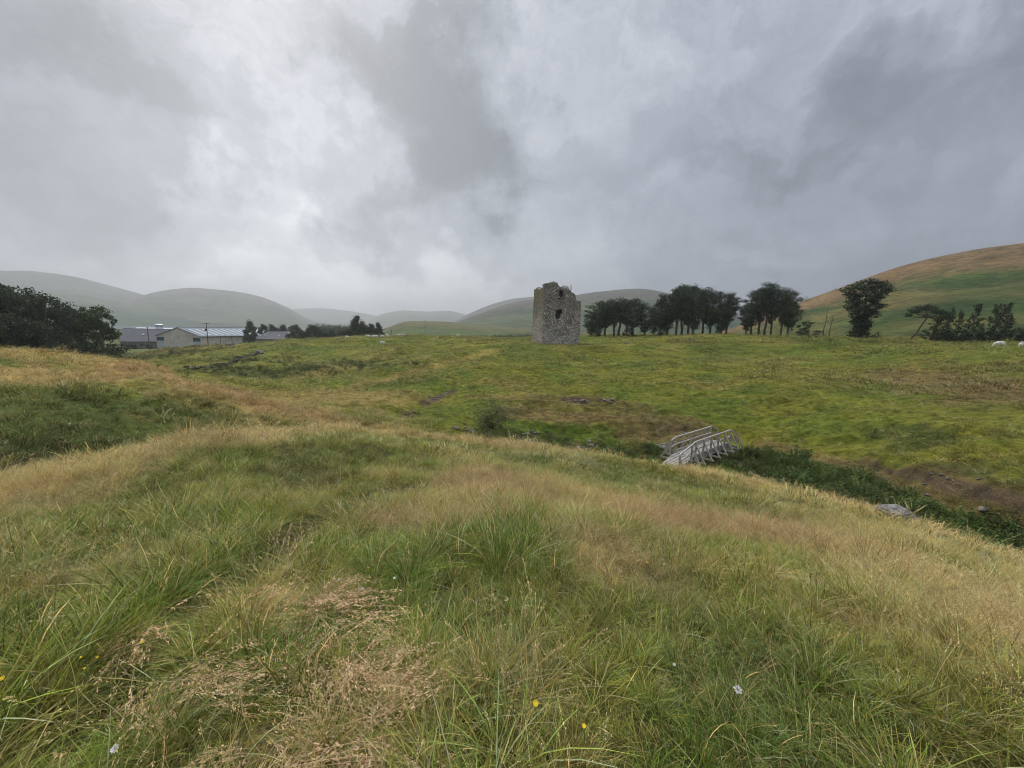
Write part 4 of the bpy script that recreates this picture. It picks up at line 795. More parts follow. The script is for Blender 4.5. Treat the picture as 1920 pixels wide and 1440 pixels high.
# hedges and plantation
def hedge(label, pts, h, wdt, n, leaf=.5, name='hedge', cat='hedge', kind=None, lo=(.02, .032, .014), hi=(.065, .085, .035), taper=0):
    rg = np.random.default_rng(len(label)); P = np.array([at(px, r) for px, r in pts]); Ls = np.linalg.norm(np.diff(P, axis=0), axis=1); s = np.concatenate([[0], np.cumsum(Ls)]); m = int(s[-1] / (wdt * .8)) + 2; pads = []
    for q in np.linspace(0, s[-1], m):
        x = np.interp(q, s, P[:, 0]) + rg.normal(0, wdt * .15); y = np.interp(q, s, P[:, 1]) + rg.normal(0, wdt * .3); hh = h * rg.uniform(.65, 1.15); pads.append((np.array([x, y, Hf(x, y) + hh * .5]), (wdt * .6, wdt * .6, hh * .6)))
    c = pads[0][0].copy(); pads = [(p - c, q) for p, q in pads]; L_ = leaves(pads, n, leaf, lo, hi, .6, 4); o = obj(name, npmesh(name, L_[0], L_[1], M_LEAF, L_[2]), None, c); return tag(o, label, cat, kind=kind)
hedge('dark hedge across the valley field left of the tower', [(715, 265), (760, 262), (845, 258)], 2.2, 3.2, 55)
hedge('long thin hedge on the far valley field', [(825, 330), (900, 345), (990, 360)], 2.6, 4, 45)
hedge('short dark hedge close left of the tower', [(850, 290), (930, 250), (996, 235)], 1.8, 3, 50)
hedge('thick dark hedge running behind the farm trees', [(530, 184), (600, 186), (715, 188)], 5.2, 4.5, 30)
hedge('low grey green scrub in front of the wood', [(215, 122), (250, 126)], 1.2, 2.4, 60)
rg = np.random.default_rng(77); pads = []
for _ in range(420):
    x, y = at(rg.uniform(585, 690), rg.uniform(300, 370)); pads.append((np.array([x, y, Hf(x, y) + rg.uniform(6, 9.0)]), (1.4, 1.4, 3.6)))
    pads.append((pads[-1][0] - [0, 0, 4.5], (2.2, 2.2, 3)))
L_ = leaves(pads, 9, 1.1, (.03, .05, .022), (.06, .085, .035), .5, 3); tag(obj('conifer_plantation', npmesh('conifer_plantation', L_[0], L_[1], M_LEAF, L_[2])), 'even dark conifer plantation behind the mid field trees', 'plantation', kind='stuff')
# small rowan by the burn
rg = np.random.default_rng(19); a, te = azel(917, 826); r = 24.1; x, y = math.sin(a) * r, math.cos(a) * r; zt = Hf(x, y); o = empty('rowan_tree', (x, y, zt - .1), 'small sparse rowan with a pale stem on the burn bank', 'tree')
mb = MB(); limb(mb, (-.12, 0, -.1), (.12, 0, 1.15), .125, .09, rg, .02, 4, 8, .01); nfk = len(mb.f); pads = []; fork = np.array([.12, 0, 1.1])
for i in range(34):
    a_ = rg.uniform(0, 6.28); e = fork + np.array([math.cos(a_) * rg.uniform(.2, 1.75), math.sin(a_) * rg.uniform(.2, 1.4), rg.uniform(-.15, 1.55) ]); e[0] *= 1.0; mid = fork * .5 + e * .5 + rg.normal(0, .12, 3); mid[2] += .15
    mb.tube([fork, mid, e], [.022, .012, .004], 5)
    for _ in range(5): q = mid * .3 + e * .7 + rg.normal(0, .33, 3); mb.tube([mid, q], [.009, .004], 4); pads.append((q, (.34, .34, .22)))
me = mb.mesh('rowan_trunk', M_PALEBARK, True); me.materials.append(M_BARK)
for k_, p_ in enumerate(me.polygons): p_.material_index = int(k_ >= nfk)
obj('trunk', me, o); L_ = leaves(pads, 480, .085, (.09, .12, .035), (.19, .22, .07), .45, 6); obj('crown', npmesh('rowan_crown', L_[0], L_[1], M_LEAF, L_[2]), o)

# ------------------------------------------------------------------ the tower
def stone_mat(name, dark, mid, light, scale=3.2, lowpale=True):
    m = MT(name); p = m.pos(); wp = m.n('ShaderNodeVectorMath', {0: p, 1: m.n('ShaderNodeVectorMath', {0: m.noise(3, 3, .6, p).outputs['Color'], 1: (.22, .22, .22)}, operation='MULTIPLY').outputs[0]}, operation='ADD').outputs[0]
    vq = m.n('ShaderNodeMapping', {'Vector': wp, 'Scale': (1, 1, 1.5)}).outputs[0]
    v = m.n('ShaderNodeTexVoronoi', {'Vector': vq, 'Scale': scale}, feature='F1'); e = m.n('ShaderNodeTexVoronoi', {'Vector': vq, 'Scale': scale}, feature='DISTANCE_TO_EDGE')
    rnd = m.n('ShaderNodeSeparateColor', {0: v.outputs['Color']}).outputs[0]
    z = m.n('ShaderNodeSeparateXYZ', {0: p}).outputs[2]; pale = m.n('ShaderNodeMapRange', {0: z, 1: 9.0, 2: 2.0, 3: -.14, 4: .12}).outputs[0]
    big = m.noise(.5, 4, .6, p).outputs['Fac']; a1 = m.n('ShaderNodeMath', {0: rnd, 1: pale if lowpale else 0.0}, operation='ADD').outputs[0]
    a2 = m.n('ShaderNodeMath', {0: a1, 1: m.n('ShaderNodeMapRange', {0: big, 1: .3, 2: .7, 3: -.16, 4: .16}).outputs[0]}, operation='ADD').outputs[0]
    c = m.ramp(a2, [(.15, dark), (.55, mid), (.78, tuple(.6 * a + .4 * b for a, b in zip(mid, light))), (.9, light)])
    edge = m.n('ShaderNodeMapRange', {0: e.outputs['Distance'], 1: .0, 2: .10, 3: 1, 4: 0}).outputs[0]; c = m.mix(edge, c, tuple(.55 * q for q in mid))
    fine = m.noise(9, 5, .65, p).outputs['Fac']; c = m.mix(1.0, c, m.ramp(fine, [(.3, (.7, .7, .7)), (.7, (1.3, 1.3, 1.3))]), 'MULTIPLY')
    geo = m.n('ShaderNodeNewGeometry'); nx = m.n('ShaderNodeSeparateXYZ', {0: geo.outputs['Normal']}).outputs[0]
    # lichen and moss: yellow green on the weather side high up
    ms = m.n('ShaderNodeMath', {0: m.n('ShaderNodeMapRange', {0: nx, 1: -.5, 2: -.9, 3: 0, 4: 1}).outputs[0], 1: m.n('ShaderNodeMapRange', {0: z, 1: 4.5, 2: 9.5, 3: .12, 4: .75}).outputs[0]}, operation='MULTIPLY').outputs[0]
    if lowpale: c = m.mix(ms, c, (.17, .15, .075))
    h = m.n('ShaderNodeMath', {0: m.n('ShaderNodeMapRange', {0: e.outputs['Distance'], 1: 0, 2: .18, 3: 0, 4: 1}).outputs[0], 1: fine}, operation='ADD').outputs[0]
    return m.done(c, .95, m.bump(h, .9, .06), spec=.15)
M_RUB = stone_mat('tower_rubble', (.17, .15, .13), (.34, .305, .27), (.66, .62, .56), 4.4)
M_DRESS = stone_mat('dressed_stone', (.18, .165, .14), (.27, .25, .21), (.36, .34, .29), 1.5, False)
M_WALL = stone_mat('dyke_stone', (.10, .09, .075), (.21, .19, .16), (.38, .36, .31), 3.6, False)
TH = math.radians(13); TWD, TDP = 8.6, 8.2
cx, cy_ = at(1016.5, 82, 642); tz = -2.95
tower = empty('stone_tower', (cx, cy_, tz), 'roofless grey rubble tower house with broken wall top on the rise', 'tower', rz=TH)
def prism(poly, y0, y1):
    """polygon in x,z pushed from y0 to y1"""
    n = len(poly); return [(x, y0, z) for x, z in poly] + [(x, y1, z) for x, z in poly], [tuple(range(n - 1, -1, -1)), tuple(range(n, 2 * n))] + [(i, (i + 1) % n, n + (i + 1) % n, n + i) for i in range(n)]
bm_mesh = MB(); T_ = 1.15
front = [(0, -.6), (TWD, -.6), (TWD, 9.3), (TWD - 1.3, 9.45), (TWD - 1.9, 9.9), (5.9, 10.1), (5.3, 11.2), (4.6, 11.6), (3.3, 12.2), (2.9, 12.9), (2.2, 13.1), (1.4, 12.9), (.8, 12.65), (0, 12.6)]
v_, f_ = prism(front, 0, T_); parts_ = [(v_, f_)]
backp = [(0, -.6), (TWD, -.6), (TWD, 9.2), (7.4, 10.8), (6.2, 11.2), (4.5, 11.9), (2.6, 12.2), (0, 12.0)]; parts_.append(prism(backp, TDP - T_, TDP))
left = [(T_ - .05, -.6), (TDP - T_ + .05, -.6), (TDP - T_ + .05, 12.1), (5.4, 12.3), (4.2, 11.6), (3.2, 11.7), (2.0, 12.4), (T_ - .05, 12.6)]; v_, f_ = prism(left, 0, T_); parts_.append(([(y, x, z) for x, y, z in v_], [tuple(reversed(f)) for f in f_]))
right_ = [(T_ - .05, -.6), (TDP - T_ + .05, -.6), (TDP - T_ + .05, 9.2), (5, 8.8), (3, 9.5), (T_ - .05, 9.4)]; v_, f_ = prism(right_, TWD - T_, TWD); parts_.append(([(y, x, z) for x, y, z in v_], [tuple(reversed(f)) for f in f_]))
# stub of the inner gable and stair head
stub = [(5.6, 8.2), (7.9, 8.2), (7.9, 10.6), (7.4, 11.1), (6.6, 11.3), (5.9, 11.15), (5.6, 10.6)]; parts_.append(prism(stub, 1.4, 2.6))
parts_.append(prism([(1.1, 9.2), (TWD - 1.1, 9.2), (TWD - 1.1, 8.8), (1.1, 8.8)][::-1], 1.1, TDP - 1.1)); parts_.append(prism([(1.0, -.5), (5.5, -.5), (5.5, 11.5), (1.0, 11.5)], 2.3, TDP - 1.1)); parts_.append(prism([(1.0, 11.2), (5.0, 11.2), (5.0, 11.5), (1.0, 11.5)], 1.0, 2.5)); parts_.append(prism([(4.9, 9.1), (5.3, 9.1), (5.3, 11.4), (4.9, 11.4)], 1.0, 2.5))  # after the floor slab: unseen core, lid and partition added to keep windows dark
def boolres(parts, cuts):
    obs = []
    def mk(v, f):
        me = bpy.data.meshes.new('tmp'); me.from_pydata(v, [], f); bm = bmesh.new(); bm.from_mesh(me); bmesh.ops.recalc_face_normals(bm, faces=bm.faces[:]); bm.to_mesh(me); bm.free()
        o = bpy.data.objects.new('tmp', me); sc.collection.objects.link(o); obs.append(o); return o
    base = mk([p for v, f in parts[:1] for p in v], parts[0][1])
    for v, f in parts[1:]: b_ = mk(v, f); md = base.modifiers.new('u', 'BOOLEAN'); md.operation = 'UNION'; md.object = b_; md.solver = 'EXACT'
    for v, f in cuts: b_ = mk(v, f); md = base.modifiers.new('d', 'BOOLEAN'); md.operation = 'DIFFERENCE'; md.object = b_; md.solver = 'EXACT'
    rm = base.modifiers.new('r', 'REMESH'); rm.mode = 'VOXEL'; rm.voxel_size = .11
    dg = bpy.context.evaluated_depsgraph_get(); dg.update(); me = bpy.data.meshes.new_from_object(base.evaluated_get(dg))
    for o in obs: bpy.data.objects.remove(o, do_unlink=True)
    return me
def boxc(c, s): m = MB().box(c, s); return (m.v, m.f)
cuts = [boxc((3.85, .3, 10.65), (.8, 3.2, 1.3)), boxc((3.35, .3, 6.35), (1.15, 3.0, 1.9)), boxc((3.75, .3, 6.9), (1.05, 3.0, .95)), boxc((6.3, .3, 5.1), (.28, 3.0, .95)), boxc((6.85, .3, 8.35), (.25, 1.4, .55)),
        boxc((.2, 5.6, 6.4), (3.0, .55, 2.0)), boxc((.3, 2.0, 12.15), (1.2, 1.3, .5)), boxc((5.2, 8, 5), (1.0, 3, 1.6)), boxc((8.4, 4, 4.5), (3, .6, 1.2))]
me = boolres(parts_, cuts); n = len(me.vertices); co = np.zeros(n * 3, np.float32); me.vertices.foreach_get('co', co); co = co.reshape(-1, 3); nr_ = np.zeros(n * 3, np.float32); me.vertices.foreach_get('normal', nr_); nr_ = nr_.reshape(-1, 3)
s_ = co[:, 0] * 1.0 + co[:, 1] * 1.0; dn = .10 * fbm(s_ * 2.6 + nr_[:, 0] * 7, co[:, 2] * 3.4, 5, 3) + .05 * fbm(s_ * .5, co[:, 2] * .5, 6, 2)
co = co + nr_ * dn[:, None]; tp_ = sm(9, 13, co[:, 2]); co[:, 2] += .22 * fbm(co[:, 0] * 1.6, co[:, 1] * 1.6, 7, 3) * tp_ * (nr_[:, 2] > .3)
bat = 1 - .012 * np.clip(co[:, 2], 0, 14) / 4; co[:, 0] = (co[:, 0] - TWD / 2) * bat + TWD / 2; co[:, 1] = (co[:, 1] - TDP / 2) * bat + TDP / 2
me.vertices.foreach_set('co', co.ravel()); me.materials.clear(); me.materials.append(M_RUB); me.name = 'tower_wall'; me.update(); obj('wall', me, tower)
cap = MB(); cap.tube([(5.2, 2.4, 9.2), (5.2, 2.4, 11.6), (5.15, 2.4, 12.2), (5.0, 2.4, 12.55)], [1.35, 1.35, 1.05, .3], 14); obj('caphouse', cap.mesh('caphouse', M_DRESS, True), tower)
sr = MB()
sr.box((3.3, -.02, 10.7), (.14, .24, 1.5)).box((4.4, -.02, 10.7), (.14, .24, 1.5)).box((3.85, -.02, 9.86), (1.24, .26, .2)).box((3.85, -.02, 11.5), (1.24, .24, .18)); obj('window_surround', sr.mesh('window_surround', M_DRESS), tower)
M_IRON = simple('iron', (.05, .05, .05), (.11, .10, .09), 5)
ir = MB().tube([(6.9, 2.4, 11.0), (6.9, 2.4, 12.9)], .06, 6); obj('pole', ir.mesh('pole', M_IRON), tower)
rl = MB(); rl.tube([(5.9, 3.6, 11.6), (8.0, 3.6, 11.1)], .025, 5).tube([(5.9, 3.6, 11.1), (8.0, 3.6, 10.6)], .02, 5)
for q in (5.9, 6.6, 7.3, 8.0): rl.tube([(q, 3.6, 9.2), (q, 3.6, 11.6 - (q - 5.9) * .24)], .025, 5)
obj('railing', rl.mesh('railing', M_IRON), tower)
tw = MB(); rg = np.random.default_rng(3)
for i in range(26): a_ = rg.uniform(0, 6.28); b0 = np.array([6.4, 1.9, 11.1]); limb(tw, b0, b0 + [math.cos(a_) * .7, math.sin(a_) * .5, rg.uniform(.6, 1.6)], .02, .006, rg, .1, 3, 3)
obj('twigs', tw.mesh('twigs', M_BARK), tower)

# ------------------------------------------------------------------ footbridge
M_WOOD = MT('weathered_wood'); p = M_WOOD.pos((1, 1, 1)); f = M_WOOD.noise(5, 7, .65, p).outputs['Fac']; f2 = M_WOOD.noise(40, 3, .6, M_WOOD.pos((.3, .3, 1))).outputs['Fac']
M_WOOD = M_WOOD.done(M_WOOD.mix(.35, M_WOOD.ramp(f, [(.3, (.26, .23, .20)), (.7, (.52, .48, .43))]), M_WOOD.ramp(f2, [(.3, (.16, .14, .12)), (.7, (.48, .44, .39))])), .9, M_WOOD.bump(f2, .4, .01), spec=.15)
ang = math.atan2(BR_U[1], BR_U[0]); DZ = .66; zf = -8.42
bridge = empty('footbridge', (BR_A[0], BR_A[1], zf), 'grey weathered timber footbridge with railings and ramps over the burn', 'footbridge', rz=ang)
S0, S1, S2 = 2.2, 7.4, 9.1; HW = .60                                      # ramp end, deck end, far ramp end
def dz(s): return np.interp(s, [-.2, S0, S1, S2], [0.0, DZ, DZ, .1])
for a, b, nm in ((-.15, S0 - .05, 'ramp'), (S0, S1, 'deck'), (S1 + .05, S2, 'ramp')):
    m_ = MB(); n_ = int((b - a) / .155)
    for i in range(n_):
        s = a + (i + .5) * (b - a) / n_; sl = math.atan2(float(dz(s + .05) - dz(s - .05)), .1)
        m_.box((s, random.uniform(-.015, .015), float(dz(s)) + random.uniform(-.004, .004)), (.118, 2 * HW, .045), M=Matrix.Rotation(-sl, 3, 'Y'))
    m_.build(nm, M_WOOD, bridge)
for y_ in (-.5, .5):
    MB().beam((-.1, y_, -.12), (S0, y_, DZ - .15), .11, .2).beam((S0, y_, DZ - .19), (S1, y_, DZ - .19), .14, .3).beam((S1, y_, DZ - .15), (S2, y_, -.04), .11, .2).build('beam', M_WOOD, bridge)
PS = [2.25, 3.3, 4.35, 5.4, 6.4, 7.35]
for sgn in (-1, 1):
    y_ = sgn * (HW + .05); rails = [(MB(), 'handrail', 1.02, .05, .11), (MB(), 'lower_rail', .54, .03, .10)]
    s_in = .35 if sgn < 0 else 1.75
    for mb, nm, hh, wq, hq in rails:
        mb.beam((s_in, y_, float(dz(s_in)) + hh), (S0 + .05, y_, DZ + hh), wq + .03, hq * .7); mb.beam((S0 + .05, y_, DZ + hh), (S1, y_, DZ + hh), wq + .03, hq * .7); mb.beam((S1, y_, DZ + hh), (8.6, y_, float(dz(8.6)) + hh * .95), wq + .03, hq * .7); mb.build(nm, M_WOOD, bridge)
    MB().beam((S0, y_ * .97, DZ + .1), (S1, y_ * .97, DZ + .1), .035, .13).build('kickboard', M_WOOD, bridge)
    posts = ([.35] if sgn < 0 else []) + [1.75] + PS + [8.6]
    for s in posts:
        d0 = float(dz(s)); MB().beam((s, y_ * 1.07, d0 - (.28 if S0 <= s <= S1 else .35)), (s, y_ * 1.07, d0 + 1.0), .09, .09).build('post', M_WOOD, bridge)
        out = sgn * (HW + .72)
        st_ = MB().beam((s, out, d0 - .26), (s, y_ * 1.12, d0 + .78), .085, .075)
        if S0 - .6 <= s <= S1: st_.beam((s + .02, sgn * .3, d0 - .24), (s + .02, out + sgn * .06, d0 - .24), .08, .09)
        st_.build('brace', M_WOOD, bridge)

# ------------------------------------------------------------------ farm
def planks(name, c1, c2, sc=2.2):
    m = MT(name); p = m.pos(); f = m.noise(sc, 5, .6, m.pos((1.6, 1.6, .12))).outputs['Fac']; f2 = m.noise(.35, 3, .5, p).outputs['Fac']; return m.done(m.mix(.4, m.ramp(f, [(.3, c1), (.7, c2)]), m.ramp(f2, [(.3, c1), (.7, c2)])), .85, spec=.15)
M_LARCH = planks('timber_cladding', (.30, .25, .21), (.72, .64, .56), 3.5); M_CONC = simple('concrete', (.42, .40, .37), (.55, .53, .48), 1.2)
M_TIN = simple('grey_sheet_roof', (.15, .17, .19), (.21, .235, .255), .6, .8, .1, spec=.1); M_SKYL = simple('rooflight', (.34, .38, .40), (.44, .48, .50), 1, .7); M_GREEN = simple('green_sheet', (.025, .055, .05), (.04, .075, .065), 1, .5); M_GALV = simple('galvanised_sheet', (.30, .35, .38), (.40, .45, .48), 2, .45)
M_SLATE = simple('slate', (.10, .095, .10), (.19, .18, .18), 2.5, .7, .5, .05, sc3=(1, 1, 2)); M_BSTONE = M_WALL; M_RIDGE = simple('ridge_stone', (.35, .35, .35), (.5, .5, .5), 2); M_DARK = simple('opening_shade', (.012, .012, .012), (.02, .02, .02)); M_RED = simple('red_paint', (.16, .03, .025), (.22, .045, .035)); M_WHITE = simple('pale_sheet', (.55, .58, .6), (.7, .72, .74), .8, .5)
def gabled(o, w_, l_, eave, ridge, wallm, roofm, over=.35, th=.16, hip=False, wname='wall'):
    """local x across the gable, y along the building"""
    h = w_ / 2
    if not hip:
        v = [(-h, 0, -1.2), (h, 0, -1.2), (h, 0, eave), (0, 0, ridge), (-h, 0, eave), (-h, l_, -1.2), (h, l_, -1.2), (h, l_, eave), (0, l_, ridge), (-h, l_, eave)]
        f = [(0, 1, 2, 3, 4), (9, 8, 7, 6, 5), (1, 6, 7, 2), (0, 4, 9, 5)]; MB().add(v, f).build(wname, wallm, o)
        sl = (ridge - eave) / h
        for s in (-1, 1):
            e = (s * (h + over), eave - over * sl); r_ = (0, ridge); q = [(e[0], -over, e[1] + .03), (r_[0], -over, r_[1] + .03), (r_[0], l_ + over, r_[1] + .03), (e[0], l_ + over, e[1] + .03)]
            MB().add(q + [(x, y, z + th) for x, y, z in q], [(0, 1, 2, 3), (7, 6, 5, 4), (0, 4, 5, 1), (1, 5, 6, 2), (2, 6, 7, 3), (3, 7, 4, 0)]).build('roof', roofm, o)
        MB().beam((0, -over - .02, ridge + th + .06), (0, l_ + over + .02, ridge + th + .06), .45, .12).build('ridge', M_RIDGE if roofm is M_SLATE else roofm, o)
    else:
        MB().add([(-h, 0, -1.2), (h, 0, -1.2), (h, 0, eave), (-h, 0, eave), (-h, l_, -1.2), (h, l_, -1.2), (h, l_, eave), (-h, l_, eave)], [(0, 1, 2, 3), (7, 6, 5, 4), (1, 5, 6, 2), (0, 3, 7, 4)]).build(wname, wallm, o)
        a = h + over; v = [(-a, -over, eave), (a, -over, eave), (a, l_ + over, eave), (-a, l_ + over, eave), (0, h, ridge), (0, l_ - h, ridge)]
        MB().add(v, [(0, 1, 4), (1, 2, 5, 4), (2, 3, 5), (3, 0, 4, 5), (3, 2, 1, 0)]).build('roof', roofm, o)
        rd = MB().beam((0, h, ridge + .06), (0, l_ - h, ridge + .06), .4, .14)
        for q, e in (((-a, -over), (0, h)), ((a, -over), (0, h)), ((a, l_ + over), (0, l_ - h)), ((-a, l_ + over), (0, l_ - h))): rd.beam((*q, eave + .06), (*e, ridge + .05), .35, .14)
        rd.build('ridge', M_RIDGE, o)
th = math.radians(6.5); Cx, Cy = (377 - 960) / 720 * 155, 155.; ux, uy = -math.cos(th), math.sin(th)
Gx, Gy = Cx + ux * 10, Cy + uy * 10; gz = -9.9
# building axes: local +y runs away from us along (sin, cos); local x to the right
barn = empty('farm_shed', (Gx, Gy, gz), 'long timber clad farm shed with grey roof and roof lights', 'shed', rz=-th)
W2, EV, RD, LN = 20, 4.5, 7.9, 33
gabled(barn, W2, LN, EV, RD, M_LARCH, M_TIN, .3)
MB().box((-.5, -.03, .2), (13.2, .12, 1.6)).build('concrete_base', M_CONC, barn)
sl = (RD - EV) / 10
for i in range(10):
    m_ = MB(); y0 = 2.2 + i * 3.1
    for sg_ in (1, -1):
        t0, t1 = 2.2, 9.2; q = [(t0, y0, RD - t0 * sl + .235), (t1, y0, RD - t1 * sl + .235), (t1, y0 + 1.0, RD - t1 * sl + .235), (t0, y0 + 1.0, RD - t0 * sl + .235)]; MB().add([(sg_ * x, y, z) for x, y, z in q], [(0, 1, 2, 3)]).build('roof_light', M_SKYL, barn)
for x0 in (-8.2, 8.25):
    d_ = MB().box((x0, -.08, 3.25), (3.1, .14, 1.5)).build('upper_door', M_GREEN, barn); MB().box((x0, -.08, 1.1), (3.1, .14, 2.75)).build('lower_door', M_GALV, barn)
for y0 in (3, 9, 15, 21, 27): MB().box((10.04, y0, 2.2), (.1, .14, 4.4)).build('downpipe', M_IRON, barn)
MB().box((10.32, LN / 2, EV - .06), (.16, LN + .4, .16)).build('gutter', M_IRON, barn)
# old stone barn
def bld(name, label, px, d, zb, th_, w_, l_, ev, rdg, wm_, rm_, hip=False, cat='barn'):
    x = (px - 960) / 720 * d; o = empty(name, (x, d, zb), label, cat, rz=th_); gabled(o, w_, l_, ev, rdg, wm_, rm_, .25, .12, hip); return o
sb = bld('stone_barn', 'old stone barn with slate roof between the wood and the big shed', 236, 158, -11.2, math.radians(-62), 10.5, 19, 3.4, 8.3, M_BSTONE, M_SLATE)
for y0 in (4, 8.5, 16.5): MB().box((5.27, y0, .9), (.1, 1.5, 2.0)).build('door', M_RED if y0 == 16.5 else M_DARK, sb)  # near-black panels on the wall paint the unlit inside of openings
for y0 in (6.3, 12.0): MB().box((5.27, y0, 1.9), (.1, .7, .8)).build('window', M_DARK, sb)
MB().box((2.9, 6.5, 6.1), (.7, .8, .12), M=Matrix.Rotation(math.radians(43), 3, 'Y')).build('roof_light', M_SKYL, sb)
hb = bld('slate_steading', 'low stone steading with hipped slate roof right of the big shed', 487, 186, -9.6, math.radians(-78), 9, 17, 2.7, 6.3, M_BSTONE, M_SLATE, True)
for y0 in (3.5, 9.5): MB().box((2.6, y0, 4.55), (.6, .7, .12), M=Matrix.Rotation(math.radians(36), 3, 'Y')).build('roof_light', M_SKYL, hb)
bld('steading_range', 'long low grey roofed range behind the hipped steading', 462, 222, -9.5, math.radians(-80), 13, 27, 3.5, 7.6, M_BSTONE, M_TIN)
bld('white_roofed_shed', 'long pale roofed shed showing as a bright line behind the farm', 262, 215, -11.0, math.radians(-84), 14, 68, 5.4, 7.9, M_LARCH, M_WHITE, cat='shed')
x = (302 - 960) / 720 * 172; gb = empty('grain_bin', (x, 172, -10.5), 'pale round bin with flat cap standing between the barns', 'grain bin')
MB().tube([(0, 0, -.5), (0, 0, 9.1)], 1.35, 18).build('bin_wall', M_GALV, gb, True); MB().tube([(0, 0, 9.1), (0, 0, 9.35), (0, 0, 9.8)], [1.6, 1.6, .5], 18).build('cap', M_WHITE, gb)
# poles and wires
M_POLE = simple('pole_wood', (.10, .085, .07), (.19, .17, .15), 3, sc3=(1, 1, .2))
def pole(px, d, top, label, arm=1.6, base=None):
    x, y = at(px, d, 630); z = Hf(x, y) if base is None else base; h = ztop(px, top, d) - z; o = empty('utility_pole', (x, y, z), label, 'utility pole', 'wooden poles round the farm', rz=.3)
    MB().tube([(0, 0, -.5), (0, 0, h)], [.14, .10], 8).build('pole', M_POLE, o)
    if arm: MB().box((0, 0, h - .35), (arm, .12, .12)).build('crossarm', M_POLE, o)
    for q in ((-.45, .45, 0) if arm else ()): MB().tube([(q * arm, 0, h - .3), (q * arm, 0, h - .05)], .05, 6).build('insulator', M_RIDGE, o)
    if arm > 1.5: MB().box((-.35, 0, h - 2.4), (.5, .4, .8)).build('transformer', M_IRON, o)
    return (x, y, z + h)
t1 = pole(389, 168, 605, 'wooden pole with crossarm in front of the big shed roof', 2.2); t2 = pole(278, 150, 613, 'thin pole in front of the stone barn roof', 0, -10.5)
t3 = pole(734, 172, 617, 'lone short pole in the field right of the mid field trees', 0); pole(797, 240, 600, 'tiny distant pole on the grassy swell', .8)
for k, (py0, py1) in enumerate(((603, 607),)):
    a0 = np.array([*at(-120, 96), ztop(-120, 600, 96)]); a1 = np.array(t2) + [0, 0, -.2]; a2 = np.array(t1) + [0, 0, -.25]; m_ = MB()
    for A_, B_ in ((a0, a1), (a1, a2)):
        pts = [A_ * (1 - t) + B_ * t - np.array([0, 0, 1.1 * math.sin(t * math.pi)]) for t in np.linspace(0, 1, 20)]; m_.tube(pts, .018, 4)
    c = Vector(m_.v[0]); m_.v = [tuple(Vector(q) - c) for q in m_.v]; tag(m_.build('power_line', M_GALV, loc=c), 'thin pale wire strung in front of the left wood', 'wire')

M_OLDDYKE = stone_mat('turfed_dyke_stone', (.06, .06, .035), (.125, .12, .07), (.23, .21, .15), 3.6, False)
# ------------------------------------------------------------------ walls
def dyke(label, pts, h, wd_, name='drystone_wall', ruin=0, sd=1):
    rg = np.random.default_rng(sd); P = np.array(pts, float); Ls = np.linalg.norm(np.diff(P, axis=0), axis=1); s = np.concatenate([[0], np.cumsum(Ls)]); c = np.array([*P[0], Hf(*P[0])]); m_ = MB(); q = 0.
    while q < s[-1]:
        bl = rg.uniform(.35, .8); x = np.interp(q, s, P[:, 0]); y = np.interp(q, s, P[:, 1]); k = min(np.searchsorted(s, q, 'right') - 1, len(Ls) - 1); dr = (P[k + 1] - P[k]) / Ls[k]; an = math.atan2(dr[1], dr[0])
        lv = h * (1 - ruin * rg.uniform(0, .9)); zz = -.3
        while zz < lv:
            bh = rg.uniform(.18, .32); m_.box(np.array([x, y, Hf(x, y) + zz + bh / 2]) - c + np.append(rg.normal(0, .03 + ruin * .25, 2), 0), (bl * 1.04, wd_ * rg.uniform(.85, 1.1), bh * 1.1), M=Matrix.Rotation(an + rg.normal(0, .06 + ruin * .5), 3, 'Z') @ Matrix.Rotation(rg.normal(0, .05 + ruin * .3), 3, 'X')); zz += bh
        q += bl
    return tag(m_.build(name, M_OLDDYKE if ruin else M_WALL, None, bevel=.04, loc=tuple(c)), label, 'wall')
dyke('grey drystone wall behind the grazing sheep at the right edge', [at(1790, 104), at(1850, 103), at(1990, 101), at(2100, 99)], 1.25, .6, sd=2)
dyke('tumbled old stone dyke on the field before the farm', [hit(350, 693, 40), hit(400, 689, 40), hit(440, 677, 40), hit(480, 664, 40), hit(496, 662, 40)], .34, .8, ruin=.8, sd=3)

# ------------------------------------------------------------------ stones
def stone_mesh(sd, sub=3):
    rg = np.random.default_rng(sd); bm = bmesh.new(); bmesh.ops.create_icosphere(bm, subdivisions=sub, radius=1)
    cutn = rg.normal(0, 1, (9, 3)); cutn /= np.linalg.norm(cutn, axis=1, keepdims=True); cd = rg.uniform(.55, .9, 9)
    for v in bm.verts:
        p = np.array(v.co)
        for c_, d_ in zip(cutn, cd):
            e = p @ c_ - d_
            if e > 0: p = p - c_ * e * .9
        p = p * (1 + .05 * math.sin(p[0] * 9 + sd) * math.sin(p[1] * 8) + .03 * math.sin(p[2] * 17 + sd)); v.co = p
    me = bpy.data.meshes.new('stone'); bm.to_mesh(me); bm.free(); return me
def rockmat(name, c1, c2, c3):
    m = MT(name); p = m.pos(); f = m.noise(2.2, 8, .65, p).outputs['Fac']; g = m.noise(7, 4, .6, p).outputs['Fac']; c = m.mix(m.ramp(g, [(.5, (0, 0, 0)), (.62, (1, 1, 1))]), m.ramp(f, [(.3, c1), (.65, c2)]), c3); return m.done(c, .92, m.bump(f, .9, .08), spec=.15)
M_ROCK = rockmat('lichened_rock', (.11, .105, .10), (.27, .26, .24), (.36, .35, .32)); M_SCREE = rockmat('scree_rock', (.09, .075, .065), (.20, .18, .155), (.30, .28, .25))
SM = [stone_mesh(i) for i in range(6)]
for s_m in SM: s_m.materials.append(M_SCREE)
